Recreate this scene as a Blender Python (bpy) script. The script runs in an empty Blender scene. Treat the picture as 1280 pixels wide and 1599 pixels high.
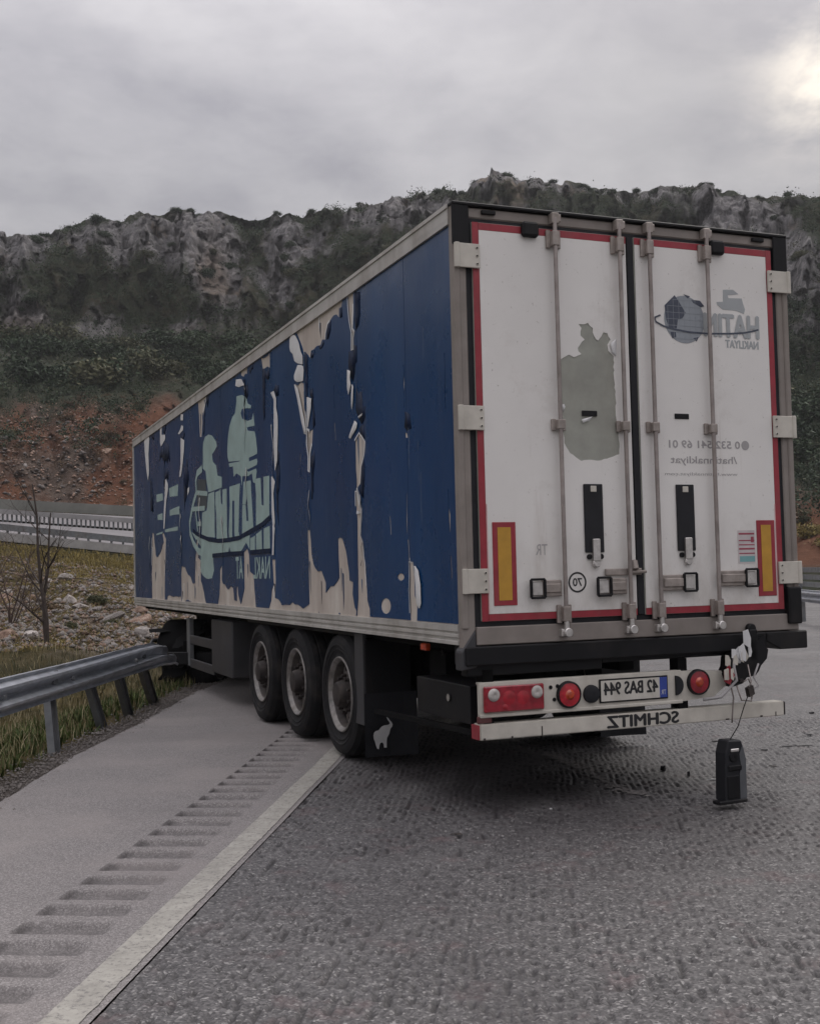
import bpy, bmesh, math, random
import numpy as np
from mathutils import Vector, Matrix, geometry
random.seed(7)
SC = bpy.context.scene
COL = SC.collection
R_ = math.radians
# ------------------------------------------------------------------ camera
F_PX, PITCH, ROLL, CAM_H = 1818.73, .0497, -.0236, 1.5435
_cp, _sp, _c, _s = math.cos(PITCH), math.sin(PITCH), math.cos(ROLL), math.sin(ROLL)
FW = Vector((0, _cp, _sp)); _up = Vector((0, -_sp, _cp)); _rt = Vector((1, 0, 0))
RT = _c * _rt + _s * _up; UP = _c * _up - _s * _rt
cam_data = bpy.data.cameras.new('camera'); cam = bpy.data.objects.new('camera', cam_data); COL.objects.link(cam)
cam.matrix_world = Matrix((( RT.x, UP.x, -FW.x, 0), (RT.y, UP.y, -FW.y, 0), (RT.z, UP.z, -FW.z, CAM_H), (0, 0, 0, 1)))
cam_data.sensor_fit = 'HORIZONTAL'; cam_data.sensor_width = 36; cam_data.lens = 36 * F_PX / 1280
cam_data.clip_start = .1; cam_data.clip_end = 6000
SC.camera = cam
# ------------------------------------------------------------------ sky
SUN_EL, SUN_AZ = R_(48), R_(38)          # behind the clouds, ahead and to the right
world = bpy.data.worlds.new('World'); SC.world = world; world.use_nodes = True
wn, wl = world.node_tree.nodes, world.node_tree.links
wn.clear()
def WN(t, **k):
    n = wn.new(t)
    for a, b in k.items(): setattr(n, a, b)
    return n
w_out = WN('ShaderNodeOutputWorld'); w_bg = WN('ShaderNodeBackground')
sky = WN('ShaderNodeTexSky', sky_type='NISHITA', sun_disc=False, sun_elevation=SUN_EL, sun_rotation=SUN_AZ, air_density=1.5, dust_density=3)
w_tc = WN('ShaderNodeTexCoord'); w_sep = WN('ShaderNodeSeparateXYZ'); wl.new(w_tc.outputs['Generated'], w_sep.inputs[0])
def WM(op, a, b=None, c=None, clamp=False):
    n = WN('ShaderNodeMath', operation=op, use_clamp=clamp)
    for i, v in enumerate((a, b, c)):
        if v is None: continue
        if hasattr(v, 'links'): wl.new(v, n.inputs[i])
        else: n.inputs[i].default_value = v
    return n.outputs[0]
zc = WM('MAXIMUM', w_sep.outputs[2], 0.0)
den = WM('ADD', zc, .22)
w_comb = WN('ShaderNodeCombineXYZ')
wl.new(WM('DIVIDE', w_sep.outputs[0], den), w_comb.inputs[0]); wl.new(WM('DIVIDE', w_sep.outputs[1], den), w_comb.inputs[1])
def wnoise(scale, det, rough, off):
    mp = WN('ShaderNodeMapping'); wl.new(w_comb.outputs[0], mp.inputs[0]); mp.inputs['Location'].default_value = off
    n = WN('ShaderNodeTexNoise'); wl.new(mp.outputs[0], n.inputs['Vector'])
    n.inputs['Scale'].default_value = scale; n.inputs['Detail'].default_value = det; n.inputs['Roughness'].default_value = rough
    n.inputs['Distortion'].default_value = .25
    return n.outputs['Fac']
n_big = wnoise(.85, 3, .5, (3.1, 1.3, 0)); n_mid = wnoise(2.4, 6, .55, (7.4, 2.2, 0))
n_fin = wnoise(6.5, 5, .6, (1.4, 5.2, 0)); cl = WM('ADD', WM('ADD', WM('MULTIPLY', n_big, .42), WM('MULTIPLY', n_mid, .4)), WM('MULTIPLY', n_fin, .18))
ramp = WN('ShaderNodeValToRGB'); wl.new(cl, ramp.inputs[0])
ramp.color_ramp.elements[0].position = .39; ramp.color_ramp.elements[0].color = (.36, .345, .375, 1)
ramp.color_ramp.elements[1].position = .61; ramp.color_ramp.elements[1].color = (.66, .635, .645, 1)
e = ramp.color_ramp.elements.new(.5); e.color = (.505, .485, .505, 1)
# overcast skies are brighter towards the zenith
grad = WM('ADD', .49, WM('MULTIPLY', WM('POWER', zc, 2.0), 2.3))
# a thin place in the clouds, up on the right
gd = (FW + RT * ((1300 - 640) / F_PX) + UP * ((799.5 - 118) / F_PX)).normalized()
dot = WN('ShaderNodeVectorMath', operation='DOT_PRODUCT'); wl.new(w_tc.outputs['Generated'], dot.inputs[0]); dot.inputs[1].default_value = gd
gl = WM('POWER', WM('MAXIMUM', dot.outputs['Value'], 0), 900)
gap = WM('MULTIPLY', gl, WM('MULTIPLY', WM('SUBTRACT', WM('ADD', WM('MULTIPLY', n_mid, .45), WM('MULTIPLY', n_fin, .55)), .41), 6.5, clamp=True))
dk = WN('ShaderNodeVectorMath', operation='DOT_PRODUCT'); wl.new(w_tc.outputs['Generated'], dk.inputs[0]); dk.inputs[1].default_value = (FW + RT * ((1075 - 640) / F_PX) + UP * ((799.5 - 60) / F_PX)).normalized()
grad = WM('MULTIPLY', grad, WM('SUBTRACT', 1.0, WM('MULTIPLY', WM('POWER', WM('MAXIMUM', dk.outputs['Value'], 0), 90), WM('MULTIPLY', n_mid, .42))))
w_mul = WN('ShaderNodeVectorMath', operation='SCALE'); wl.new(ramp.outputs[0], w_mul.inputs[0]); wl.new(grad, w_mul.inputs['Scale'])
w_gap = WN('ShaderNodeMix', data_type='RGBA', blend_type='ADD'); wl.new(gap, w_gap.inputs['Factor'])
wl.new(w_mul.outputs[0], w_gap.inputs['A']); w_gap.inputs['B'].default_value = (.50, .43, .31, 1)
w_sk = WN('ShaderNodeVectorMath', operation='SCALE'); wl.new(sky.outputs[0], w_sk.inputs[0]); w_sk.inputs['Scale'].default_value = .1
w_mix = WN('ShaderNodeMix', data_type='RGBA'); w_mix.inputs['Factor'].default_value = .92
wl.new(w_sk.outputs[0], w_mix.inputs['A']); wl.new(w_gap.outputs['Result'], w_mix.inputs['B'])
wl.new(w_mix.outputs['Result'], w_bg.inputs['Color']); w_bg.inputs['Strength'].default_value = 1.0
wl.new(w_bg.outputs[0], w_out.inputs[0])
# ------------------------------------------------------------------ sun
sun_d = bpy.data.lights.new('sun', 'SUN'); sun_d.energy = .7; sun_d.angle = R_(25); sun_d.color = (1, .96, .9)
sun = bpy.data.objects.new('sun', sun_d); COL.objects.link(sun)
sun.rotation_euler = (R_(90) - SUN_EL, 0, -SUN_AZ + math.pi)
sun.location = (20, 20, 60)
sun.rotation_euler = Vector((-math.sin(SUN_AZ) * math.cos(SUN_EL), -math.cos(SUN_AZ) * math.cos(SUN_EL), -math.sin(SUN_EL))).to_track_quat('-Z', 'Y').to_euler()
SC.view_settings.view_transform = 'Standard'; SC.view_settings.look = 'None'
SC.view_settings.gamma = 1; SC.view_settings.exposure = .47; SC.view_settings.use_curve_mapping = False
SC.render.engine = 'CYCLES'
SC.cycles.max_bounces = 6; SC.cycles.diffuse_bounces = 3; SC.cycles.glossy_bounces = 3

# ------------------------------------------------------------------ helpers
def prop(o, label=None, cat=None, group=None, kind=None):
    if label: o['label'] = label
    if cat: o['category'] = cat
    if group: o['group'] = group
    if kind: o['kind'] = kind
    return o
def empty(name, loc=(0, 0, 0), rz=0, parent=None):
    o = bpy.data.objects.new(name, None); COL.objects.link(o); o.location = loc; o.rotation_euler = (0, 0, rz)
    o.empty_display_size = .2
    if parent: o.parent = parent
    return o
def link(name, me, parent=None):
    o = bpy.data.objects.new(name, me); COL.objects.link(o)
    if parent: o.parent = parent
    return o

class MB:
    def __init__(s): s.v = []; s.f = []; s.m = []
    def add(s, vs, fs, mi=0):
        b = len(s.v); s.v += [tuple(p) for p in vs]
        s.f += [tuple(b + i for i in f) for f in fs]; s.m += [mi] * len(fs); return s
    def box(s, x0, x1, y0, y1, z0, z1, mi=0):
        return s.add([(x, y, z) for z in (z0, z1) for y in (y0, y1) for x in (x0, x1)],
                     [(0, 2, 3, 1), (4, 5, 7, 6), (0, 1, 5, 4), (2, 6, 7, 3), (0, 4, 6, 2), (1, 3, 7, 5)], mi)
    def obox(s, c, ax, ay, az, mi=0):      # oriented box from half-axis vectors
        c, ax, ay, az = map(Vector, (c, ax, ay, az))
        return s.add([c + ax * i + ay * j + az * k for k in (-1, 1) for j in (-1, 1) for i in (-1, 1)],
                     [(0, 2, 3, 1), (4, 5, 7, 6), (0, 1, 5, 4), (2, 6, 7, 3), (0, 4, 6, 2), (1, 3, 7, 5)], mi)
    def bar(s, p, q, w, h, up=(0, 0, 1), mi=0):
        p, q = Vector(p), Vector(q); d = (q - p); u = Vector(up)
        sd = d.cross(u).normalized(); u = sd.cross(d).normalized()
        return s.obox((p + q) / 2, d / 2, sd * w / 2, u * h / 2, mi)
    def cyl(s, p, q, r0, r1=None, n=12, mi=0, caps=True):
        r1 = r0 if r1 is None else r1
        p, q = Vector(p), Vector(q); d = (q - p).normalized()
        a = d.orthogonal().normalized(); b = d.cross(a)
        vs = []
        for c, r in ((p, r0), (q, r1)):
            vs += [c + r * (math.cos(6.28318 * i / n) * a + math.sin(6.28318 * i / n) * b) for i in range(n)]
        fs = [(i, (i + 1) % n, n + (i + 1) % n, n + i) for i in range(n)]
        if caps: fs += [tuple(range(n - 1, -1, -1)), tuple(range(n, 2 * n))]
        return s.add(vs, fs, mi)
    def lathe(s, prof, o=(0, 0, 0), axis='x', n=40, mi=0, close=False):   # prof: (along axis, radius)
        vs = []
        for h, r in prof:
            for i in range(n):
                a = 6.28318 * i / n; u, w = r * math.cos(a), r * math.sin(a)
                vs.append((o[0] + h, o[1] + u, o[2] + w) if axis == 'x' else ((o[0] + u, o[1] + h, o[2] + w) if axis == 'y' else (o[0] + u, o[1] + w, o[2] + h)))
        k = len(prof); fs = []
        for j in range(k if close else k - 1):
            for i in range(n):
                a, b = j * n, ((j + 1) % k) * n
                fs.append((a + i, a + (i + 1) % n, b + (i + 1) % n, b + i))
        return s.add(vs, fs, mi)
    def tube(s, pts, r, n=6, mi=0):
        pts = [Vector(p) for p in pts]; rs = r if isinstance(r, (list, tuple)) else [r] * len(pts)
        vs = []; a = None
        for i, p in enumerate(pts):
            d = (pts[min(i + 1, len(pts) - 1)] - pts[max(i - 1, 0)]).normalized()
            a = d.orthogonal().normalized() if a is None else (a - d * a.dot(d)).normalized()
            b = d.cross(a)
            vs += [p + rs[i] * (math.cos(6.28318 * k / n) * a + math.sin(6.28318 * k / n) * b) for k in range(n)]
        fs = []
        for j in range(len(pts) - 1):
            for i in range(n): fs.append((j * n + i, j * n + (i + 1) % n, (j + 1) * n + (i + 1) % n, (j + 1) * n + i))
        fs += [tuple(range(n - 1, -1, -1)), tuple((len(pts) - 1) * n + k for k in range(n))]
        return s.add(vs, fs, mi)
    def sweep(s, prof, y0, y1, mi=0):     # closed profile in (x,z) along y
        n = len(prof); vs = [(x, y, z) for y in (y0, y1) for x, z in prof]
        return s.add(vs, [(i, (i + 1) % n, n + (i + 1) % n, n + i) for i in range(n)] + [tuple(range(n - 1, -1, -1)), tuple(range(n, 2 * n))], mi)
    def mesh(s, name, mats, bevel=0, smooth=False, recalc=True, seg=1):
        me = bpy.data.meshes.new(name); me.from_pydata([tuple(p) for p in s.v], [], s.f)
        for m in (mats if isinstance(mats, (list, tuple)) else [mats]): me.materials.append(m)
        me.polygons.foreach_set('material_index', s.m)
        if recalc or bevel:
            bm = bmesh.new(); bm.from_mesh(me)
            if recalc: bmesh.ops.recalc_face_normals(bm, faces=bm.faces)
            if bevel:
                ed = [e for e in bm.edges if len(e.link_faces) == 2 and e.calc_face_angle(0) > .6]
                bmesh.ops.bevel(bm, geom=ed, offset=bevel, segments=seg, affect='EDGES', clamp_overlap=True)
            bm.to_mesh(me); bm.free()
        if smooth:
            me.polygons.foreach_set('use_smooth', [True] * len(me.polygons))
            if smooth != 'all': me.set_sharp_from_angle(angle=R_(38))
        me.update(); return me
    def build(s, name, mats, parent=None, **k):
        return link(name, s.mesh(name, mats, **k), parent)

def np_mesh(name, V, Fq, mats, attrs=None, smooth=True, mi=None):
    me = bpy.data.meshes.new(name); n, k = Fq.shape
    me.vertices.add(len(V)); me.vertices.foreach_set('co', np.asarray(V, np.float32).ravel())
    me.loops.add(n * k); me.loops.foreach_set('vertex_index', Fq.astype(np.int32).ravel())
    me.polygons.add(n); me.polygons.foreach_set('loop_start', np.arange(0, n * k, k, dtype=np.int32))
    me.polygons.foreach_set('loop_total', np.full(n, k, np.int32))
    if smooth: me.polygons.foreach_set('use_smooth', np.ones(n, bool))
    for m in (mats if isinstance(mats, (list, tuple)) else [mats]): me.materials.append(m)
    if mi is not None: me.polygons.foreach_set('material_index', np.asarray(mi, np.int32))
    for nm, arr in (attrs or {}).items():
        a = me.attributes.new(nm, 'FLOAT', 'POINT'); a.data.foreach_set('value', np.asarray(arr, np.float32).ravel())
    me.update(calc_edges=True); me.validate(); return me
def grid_faces(nr, nc):
    i = np.arange((nr - 1) * (nc - 1)); r, c = i // (nc - 1), i % (nc - 1)
    a = r * nc + c
    return np.stack([a, a + 1, a + nc + 1, a + nc], 1)

# gradient noise in numpy
def _h(ix, iy, iz, k):
    h = (ix.astype(np.uint32) * np.uint32(374761393) + iy.astype(np.uint32) * np.uint32(668265263) + iz.astype(np.uint32) * np.uint32(2147483647) + np.uint32(k * 97 + 13) * np.uint32(1274126177))
    h = (h ^ (h >> np.uint32(13))) * np.uint32(1274126177); h ^= h >> np.uint32(16); return h
def pn(x, y, z=0., k=0):
    x, y, z = np.broadcast_arrays(np.asarray(x, float), np.asarray(y, float), np.asarray(z, float))
    xi, yi, zi = np.floor(x), np.floor(y), np.floor(z); fx, fy, fz = x - xi, y - yi, z - zi
    xi, yi, zi = (a.astype(np.int64) & 0xffffffff for a in (xi, yi, zi))
    sx, sy, sz = (t * t * t * (t * (t * 6 - 15) + 10) for t in (fx, fy, fz))
    r = 0
    for dx in (0, 1):
        for dy in (0, 1):
            for dz in (0, 1):
                h = _h(xi + dx, yi + dy, zi + dz, k)
                g = ((h & 255) / 127.5 - 1) * (fx - dx) + (((h >> np.uint32(8)) & 255) / 127.5 - 1) * (fy - dy) + (((h >> np.uint32(16)) & 255) / 127.5 - 1) * (fz - dz)
                r = r + g * (sx if dx else 1 - sx) * (sy if dy else 1 - sy) * (sz if dz else 1 - sz)
    return r
def fbm(x, y, z=0., o=4, k=0, g=.5):
    r = 0; a = 1.
    for i in range(o): r = r + a * pn(x * 2**i, y * 2**i, z * 2**i, k + i); a *= g
    return r
def ridged(x, y, z=0., o=4, k=0):
    r = 0; a = .5
    for i in range(o): r = r + a * (1 - np.abs(pn(x * 2**i, y * 2**i, z * 2**i, k + i)) * 2.2); a *= .5
    return r
def worley(x, y, k=0):
    xi, yi = np.floor(x), np.floor(y); best = np.full(x.shape, 9.); rnd = np.zeros(x.shape); tx = np.zeros(x.shape); ty = np.zeros(x.shape)
    for dx in (-1, 0, 1):
        for dy in (-1, 0, 1):
            h = _h((xi + dx).astype(np.int64) & 0xffffffff, (yi + dy).astype(np.int64) & 0xffffffff, np.zeros_like(xi).astype(np.int64), k)
            ox, oy = (h & 255) / 255., ((h >> np.uint32(8)) & 255) / 255.
            ex, ey = x - (xi + dx + ox), y - (yi + dy + oy); d = ex * ex + ey * ey; m = d < best
            best = np.where(m, d, best); rnd = np.where(m, ((h >> np.uint32(16)) & 255) / 255., rnd); tx = np.where(m, ex, tx); ty = np.where(m, ey, ty)
    t1 = np.sin(rnd * 91.7); t2 = np.sin(rnd * 57.3)
    return rnd - .5 + tx * t1 + ty * t2 * .8
def sstep(a, b, x): t = np.clip((x - a) / (b - a), 0, 1); return t * t * (3 - 2 * t)

# materials
class NT:
    def __init__(s, m): s.n, s.l = m.node_tree.nodes, m.node_tree.links
    def new(s, t, **k):
        n = s.n.new(t)
        for a, b in k.items(): setattr(n, a, b)
        return n
    def put(s, n, i, v):
        if hasattr(v, 'links'): s.l.new(v, n.inputs[i])
        else: n.inputs[i].default_value = v
    def math(s, op, a, b=0., clamp=False):
        n = s.new('ShaderNodeMath', operation=op, use_clamp=clamp); s.put(n, 0, a); s.put(n, 1, b); return n.outputs[0]
    def noise(s, scale, det=4, rough=.55, vec=None, st=None, dist=0):
        n = s.new('ShaderNodeTexNoise'); n.inputs['Scale'].default_value = scale; n.inputs['Detail'].default_value = det; n.inputs['Roughness'].default_value = rough; n.inputs['Distortion'].default_value = dist
        v = vec if vec is not None else s.co()
        if st is not None:
            mp = s.new('ShaderNodeMapping'); s.l.new(v, mp.inputs[0]); mp.inputs['Scale'].default_value = st; v = mp.outputs[0]
        s.l.new(v, n.inputs['Vector']); return n.outputs['Fac']
    def co(s):
        if not hasattr(s, '_co'): s._co = s.new('ShaderNodeTexCoord').outputs['Object']
        return s._co
    def ramp(s, v, stops):
        r = s.new('ShaderNodeValToRGB'); s.l.new(v, r.inputs[0]); el = r.color_ramp.elements
        while len(el) < len(stops): el.new(.5)
        for e_, (p, c) in zip(el, stops): e_.position = p; e_.color = (*c, 1) if len(c) == 3 else c
        return r.outputs[0]
    def sm(s, v, a, b): 
        n = s.new('ShaderNodeMapRange'); n.interpolation_type = 'SMOOTHSTEP'; s.put(n, 0, v); n.inputs[1].default_value = a; n.inputs[2].default_value = b; return n.outputs[0]
    def mix(s, f, a, b, mode='MIX'):
        n = s.new('ShaderNodeMix', data_type='RGBA', blend_type=mode); s.put(n, 'Factor', f)
        for i, v in (('A', a), ('B', b)):
            if hasattr(v, 'links'): s.l.new(v, n.inputs[i])
            else: n.inputs[i].default_value = (*v, 1)
        return n.outputs['Result']
    def attr(s, nm): return s.new('ShaderNodeAttribute', attribute_name=nm).outputs['Fac']
    def bump(s, h, st, d):
        b = s.new('ShaderNodeBump'); b.inputs['Strength'].default_value = st; b.inputs['Distance'].default_value = d; s.l.new(h, b.inputs['Height']); return b.outputs[0]
def mat0(name):
    m = bpy.data.materials.new(name); m.use_nodes = True; t = NT(m)
    return m, t, t.n['Principled BSDF']
DUST = (.2, .17, .14)
def mat(name, col, rough=.6, metal=0., var=.2, vs=5., dust=0., bump=.0, bs=80., bd=.002, spec=.5, st=None, coat=0.):
    m, t, b = mat0(name)
    lo = tuple(c * (1 - var) for c in col); hi = tuple(min(1, c * (1 + var)) for c in col)
    c = t.ramp(t.noise(vs, 5, .6, st=st), [(.3, lo), (.7, hi)])
    if dust:
        d = t.sm(t.noise(vs * .55, 6, .65, st=(1, 1, .5)), .5 - dust * .25, .75)
        c = t.mix(t.math('MULTIPLY', d, min(1, dust)), c, DUST)
        r = t.math('ADD', t.math('MULTIPLY', d, .3 * dust), rough, clamp=True); t.l.new(r, b.inputs['Roughness'])
    else: 
        r = t.math('MULTIPLY_ADD', t.noise(vs * 1.7, 3), .2); t.n[-1].inputs[2].default_value = rough - .1; t.l.new(r, b.inputs['Roughness'])
    t.l.new(c, b.inputs['Base Color']); b.inputs['Metallic'].default_value = metal; b.inputs['Specular IOR Level'].default_value = spec
    if coat: b.inputs['Coat Weight'].default_value = coat; b.inputs['Coat Roughness'].default_value = .15
    if bump: t.l.new(t.bump(t.noise(bs, 3), bump, bd), b.inputs['Normal'])
    return m

def pip(x, y, P):
    ins = False; j = len(P) - 1
    for i in range(len(P)):
        xi, yi = P[i]; xj, yj = P[j]
        if (yi > y) != (yj > y) and x < (xj - xi) * (y - yi) / (yj - yi) + xi: ins = not ins
        j = i
    return ins
def ragged(P, step=.12, amp=.012, rnd=None, az=1.):
    rnd = rnd or random; out = []
    for i in range(len(P)):
        a, b = P[i], P[(i + 1) % len(P)]; L = math.hypot(b[0] - a[0], b[1] - a[1]); n = max(1, min(8, int(L / step)))
        for k in range(n):
            u = k / n; j = amp if k else 0
            out.append((a[0] + (b[0] - a[0]) * u + rnd.uniform(-j, j), a[1] + (b[1] - a[1]) * u + az * rnd.uniform(-j, j)))
    return out
def cut_sheet(outline, holes, to3, skirt=None):
    """triangulated sheet in 2D minus holes; to3(u,v,d) gives the 3D point, skirt: depth of the torn edge"""
    vs, es = [], []
    bx = [min(p[0] for p in outline) - .01, max(p[0] for p in outline) + .01, min(p[1] for p in outline) - .01, max(p[1] for p in outline) + .01]
    hs = [h for h in holes if max(p[0] for p in h) > bx[0] and min(p[0] for p in h) < bx[1] and max(p[1] for p in h) > bx[2] and min(p[1] for p in h) < bx[3]]
    for P in [outline] + hs:
        b = len(vs); vs += [Vector(p) for p in P]; es += [(b + i, b + (i + 1) % len(P)) for i in range(len(P))]
    ov, _, of, *_r = geometry.delaunay_2d_cdt(vs, es, [], 0, 1e-5)
    keep = []
    for f in of:
        cx = sum(ov[i][0] for i in f) / 3; cy = sum(ov[i][1] for i in f) / 3
        if pip(cx, cy, outline) and not any(pip(cx, cy, h) for h in hs): keep.append(f)
    mb = MB(); used = {}; 
    def vid(i, d=0):
        k = (i, d)
        if k not in used: used[k] = len(mb.v); mb.v.append(to3(ov[i][0], ov[i][1], d))
        return used[k]
    cnt = {}
    for f in keep:
        mb.f.append(tuple(vid(i) for i in f)); mb.m.append(0)
        for a, b in ((f[0], f[1]), (f[1], f[2]), (f[2], f[0])): cnt[(a, b)] = 1
    if skirt:
        for a, b in list(cnt):
            if (b, a) not in cnt: mb.f.append((vid(a), vid(a, skirt), vid(b, skirt), vid(b))); mb.m.append(0)
    return mb
def ribbon(P, to3, lift, n=9, curl='arc', base=.006, flip=False):
    """a loose strip of film inside the outline P, bulging or standing off the wall"""
    z0, z1 = min(p[1] for p in P), max(p[1] for p in P); rows = []
    for i in range(n + 1):
        z = z0 + (z1 - z0) * (i / n * .98 + .01); xs = []
        for k in range(len(P)):
            (xa, za), (xb, zb) = P[k], P[(k + 1) % len(P)]
            if (za > z) != (zb > z): xs.append(xa + (xb - xa) * (z - za) / (zb - za))
        if len(xs) > 1: rows.append((z, min(xs), max(xs)))
    mb = MB(); m = 5; vs = []
    for j, (z, xa, xb) in enumerate(rows):
        w = xb - xa; e = math.sin(math.pi * (j + .5) / len(rows)) ** .5
        for k in range(m + 1):
            u = k / m
            cap = .019 / (1 + (abs(P[0][0]) / 2.2) ** 1.5)
            if curl == 'arc': d = base + min(1, cap / (.45 * w + .02)) * lift * e * (.45 * w + .02) * math.sin(math.pi * (u * .85 + .1)); x = xa + w * u
            else:
                uu = 1 - u if flip else u; d = base + lift * min(cap, .12 + w * .6) * e * (uu ** 1.4 + .35 * math.sin(j * 2.3) * math.sin(3.1 * u)); x = xa + w * u
            vs.append(to3(x, z, -d))
    fs = [(j * (m + 1) + k, j * (m + 1) + k + 1, (j + 1) * (m + 1) + k + 1, (j + 1) * (m + 1) + k) for j in range(len(rows) - 1) for k in range(m)]
    return mb.add(vs, fs)

# unproject a direction of view to a place at a known distance (layout helper for far terrain)
def ray(u, v): return FW + RT * ((u - 640) / F_PX) + UP * ((799.5 - v) / F_PX)
def zrow(u, v, d):
    r = ray(u, v); return CAM_H + d * r.z / math.hypot(r.x, r.y)
def az_of(u): r = ray(u, 760); return math.atan2(r.x, r.y)
# road frame
RD = .0987
DV = Vector((math.sin(RD), math.cos(RD), 0)); NV = Vector((math.cos(RD), -math.sin(RD), 0))
def rd(s, t, z=0): return DV * s + NV * t + Vector((0, 0, z))
TEARS=[[(11.861,1.165),(11.876,1.589),(11.82,1.71),(11.748,2.225),(11.605,2.197),(11.534,2.021),(11.449,1.867),(11.26,1.836),(10.943,1.941),(10.755,2.04),(10.866,2.159),(10.686,2.163),(10.544,2.096),(10.585,1.932),(10.673,1.54),(10.712,1.177)],[(10.525,1.18),(10.491,1.242),(10.29,1.265),(10.014,1.238),(9.743,1.251),(9.43,1.246),(9.409,1.193)],[(9.394,1.188),(9.406,1.574),(9.375,1.66),(9.098,1.657),(8.957,1.571),(8.722,1.514),(8.587,1.431),(8.471,1.44),(8.429,1.713),(8.29,1.747),(8.071,1.726),(8.082,1.565),(8.069,1.45),(7.808,1.205)],[(8.429,1.704),(8.295,2.001),(8.228,1.999),(8.203,1.719)],[(8.145,3.815),(7.563,3.792),(7.656,3.665),(7.792,3.542),(7.896,3.288),(8.026,3.303),(8.051,3.576)],[(5.758,3.791),(5.472,3.773),(5.478,3.691),(5.636,3.686),(5.763,3.722)],[(4.891,3.76),(4.543,3.754),(4.54,3.598),(4.828,3.633)],[(4.59,1.68),(4.458,1.678),(4.459,1.464),(4.497,1.299),(4.368,1.287),(4.268,1.247),(4.274,1.166),(4.774,1.161),(4.658,1.268),(4.624,1.374),(4.554,1.43)],[(8.661,1.427),(8.477,1.409),(8.425,1.5),(8.406,1.755),(8.182,1.742),(8.06,1.606),(8.071,1.464),(7.947,1.375),(7.79,1.202),(7.771,1.167),(8.68,1.164)],[(7.109,1.171),(7.024,1.298),(6.972,1.497),(6.965,1.596),(6.848,1.661),(6.861,1.472),(6.716,1.431),(6.611,1.383),(6.54,1.367),(6.396,1.408),(6.294,1.385),(6.264,1.322),(6.252,1.251),(6.134,1.245),(6.123,1.401),(6.072,1.409),(6.046,1.309),(5.937,1.21),(5.833,1.311),(5.764,1.388),(5.769,1.54),(5.768,1.784),(5.607,1.818),(5.519,1.749),(5.501,1.569),(5.351,1.538),(5.316,1.39),(5.262,1.175),(6.274,1.172)],[(4.404,1.163),(4.318,1.233),(3.796,1.247),(3.455,1.234),(3.344,1.259),(3.333,1.622),(3.354,1.923),(3.273,1.919),(3.234,1.699),(3.186,1.62),(3.135,1.58),(3.059,1.549),(2.956,1.556),(2.885,1.495),(2.838,1.449),(2.843,1.366),(2.717,1.42),(2.524,1.464),(2.475,1.493),(2.486,1.683),(2.489,1.815),(2.431,1.827),(2.363,1.81),(2.279,1.707),(2.213,1.535),(2.206,1.471),(2.12,1.457),(2.137,1.359),(2.09,1.255),(2.049,1.228),(2.073,1.185),(2.733,1.178),(3.377,1.172)],[(2.009,2.176),(1.946,2.171),(1.872,2.021),(1.916,1.823),(1.857,1.766),(1.817,1.601),(1.798,1.431),(1.785,1.308),(1.739,1.255),(1.74,1.178),(2.052,1.182),(2.011,1.326),(2.004,1.603),(1.996,1.882)],[(2.003,2.579),(1.892,2.629),(1.757,2.543),(1.786,2.445),(1.862,2.359),(1.894,2.228),(1.967,2.202),(1.949,2.113),(1.873,2.002),(1.992,2.008),(2.001,2.435)],[(2.102,3.761),(1.971,3.783),(1.973,3.603),(2.001,3.48),(1.954,3.445),(1.987,3.4),(1.992,3.311),(2.032,3.312),(2.023,3.445),(2.075,3.56)],[(3.639,3.794),(3.391,3.792),(2.285,3.78),(2.245,3.761),(2.268,3.713),(2.331,3.713),(2.336,3.635),(2.482,3.686),(2.571,3.664),(2.638,3.65),(2.698,3.58),(2.713,3.528),(2.803,3.545),(2.851,3.506),(2.967,3.521),(3.04,3.506),(3.136,3.509),(3.165,3.443),(3.259,3.503),(3.332,3.538),(3.36,3.5),(3.453,3.634),(3.502,3.681)],[(3.672,3.301),(3.376,3.254),(3.364,3.062),(3.313,2.888),(3.307,2.786),(3.381,2.81),(3.473,2.953),(3.565,3.128)],[(3.292,2.828),(3.122,2.811),(3.154,2.683),(3.22,2.604),(3.243,2.442),(3.28,2.452),(3.271,2.581),(3.313,2.7)],[(0.897,1.602),(0.822,1.594),(0.809,1.504),(0.809,1.365),(0.766,1.304),(0.784,1.165),(0.905,1.168),(0.909,1.406)],[(1.282,1.283),(1.294,1.257),(1.324,1.236),(1.367,1.224),(1.414,1.223),(1.455,1.233),(1.484,1.253),(1.493,1.279),(1.481,1.305),(1.449,1.326),(1.406,1.338),(1.359,1.339),(1.318,1.328),(1.291,1.308)],[(0.999,1.494),(1.016,1.477),(1.057,1.467),(1.104,1.471),(1.133,1.485),(1.132,1.504),(1.101,1.518),(1.054,1.521),(1.014,1.511)],[(0.927,2.083),(0.912,2.082),(0.924,1.8),(0.939,1.801)],[(0.927,1.758),(0.904,1.757),(0.886,1.595),(0.908,1.596)],[(0.195,2.058),(0.183,2.057),(0.172,1.785),(0.185,1.785)],[(0.181,1.63),(0.165,1.63),(0.163,1.482),(0.179,1.482)],[(1.271,1.945),(1.25,1.944),(1.239,1.805),(1.259,1.805)],[(0.929,3.001),(0.916,2.999),(0.916,2.692),(0.93,2.694)],[(0.2,2.953),(0.189,2.951),(0.196,2.585),(0.207,2.587)],[(0.928,2.515),(0.883,2.51),(0.872,2.473),(0.917,2.478)],[(2.517,3.111),(2.5,3.108),(2.492,2.905),(2.509,2.908)],[(2.519,2.788),(2.498,2.785),(2.486,2.636),(2.508,2.639)],[(3.543,2.637),(3.522,2.635),(3.525,2.4),(3.546,2.402)]]
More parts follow.
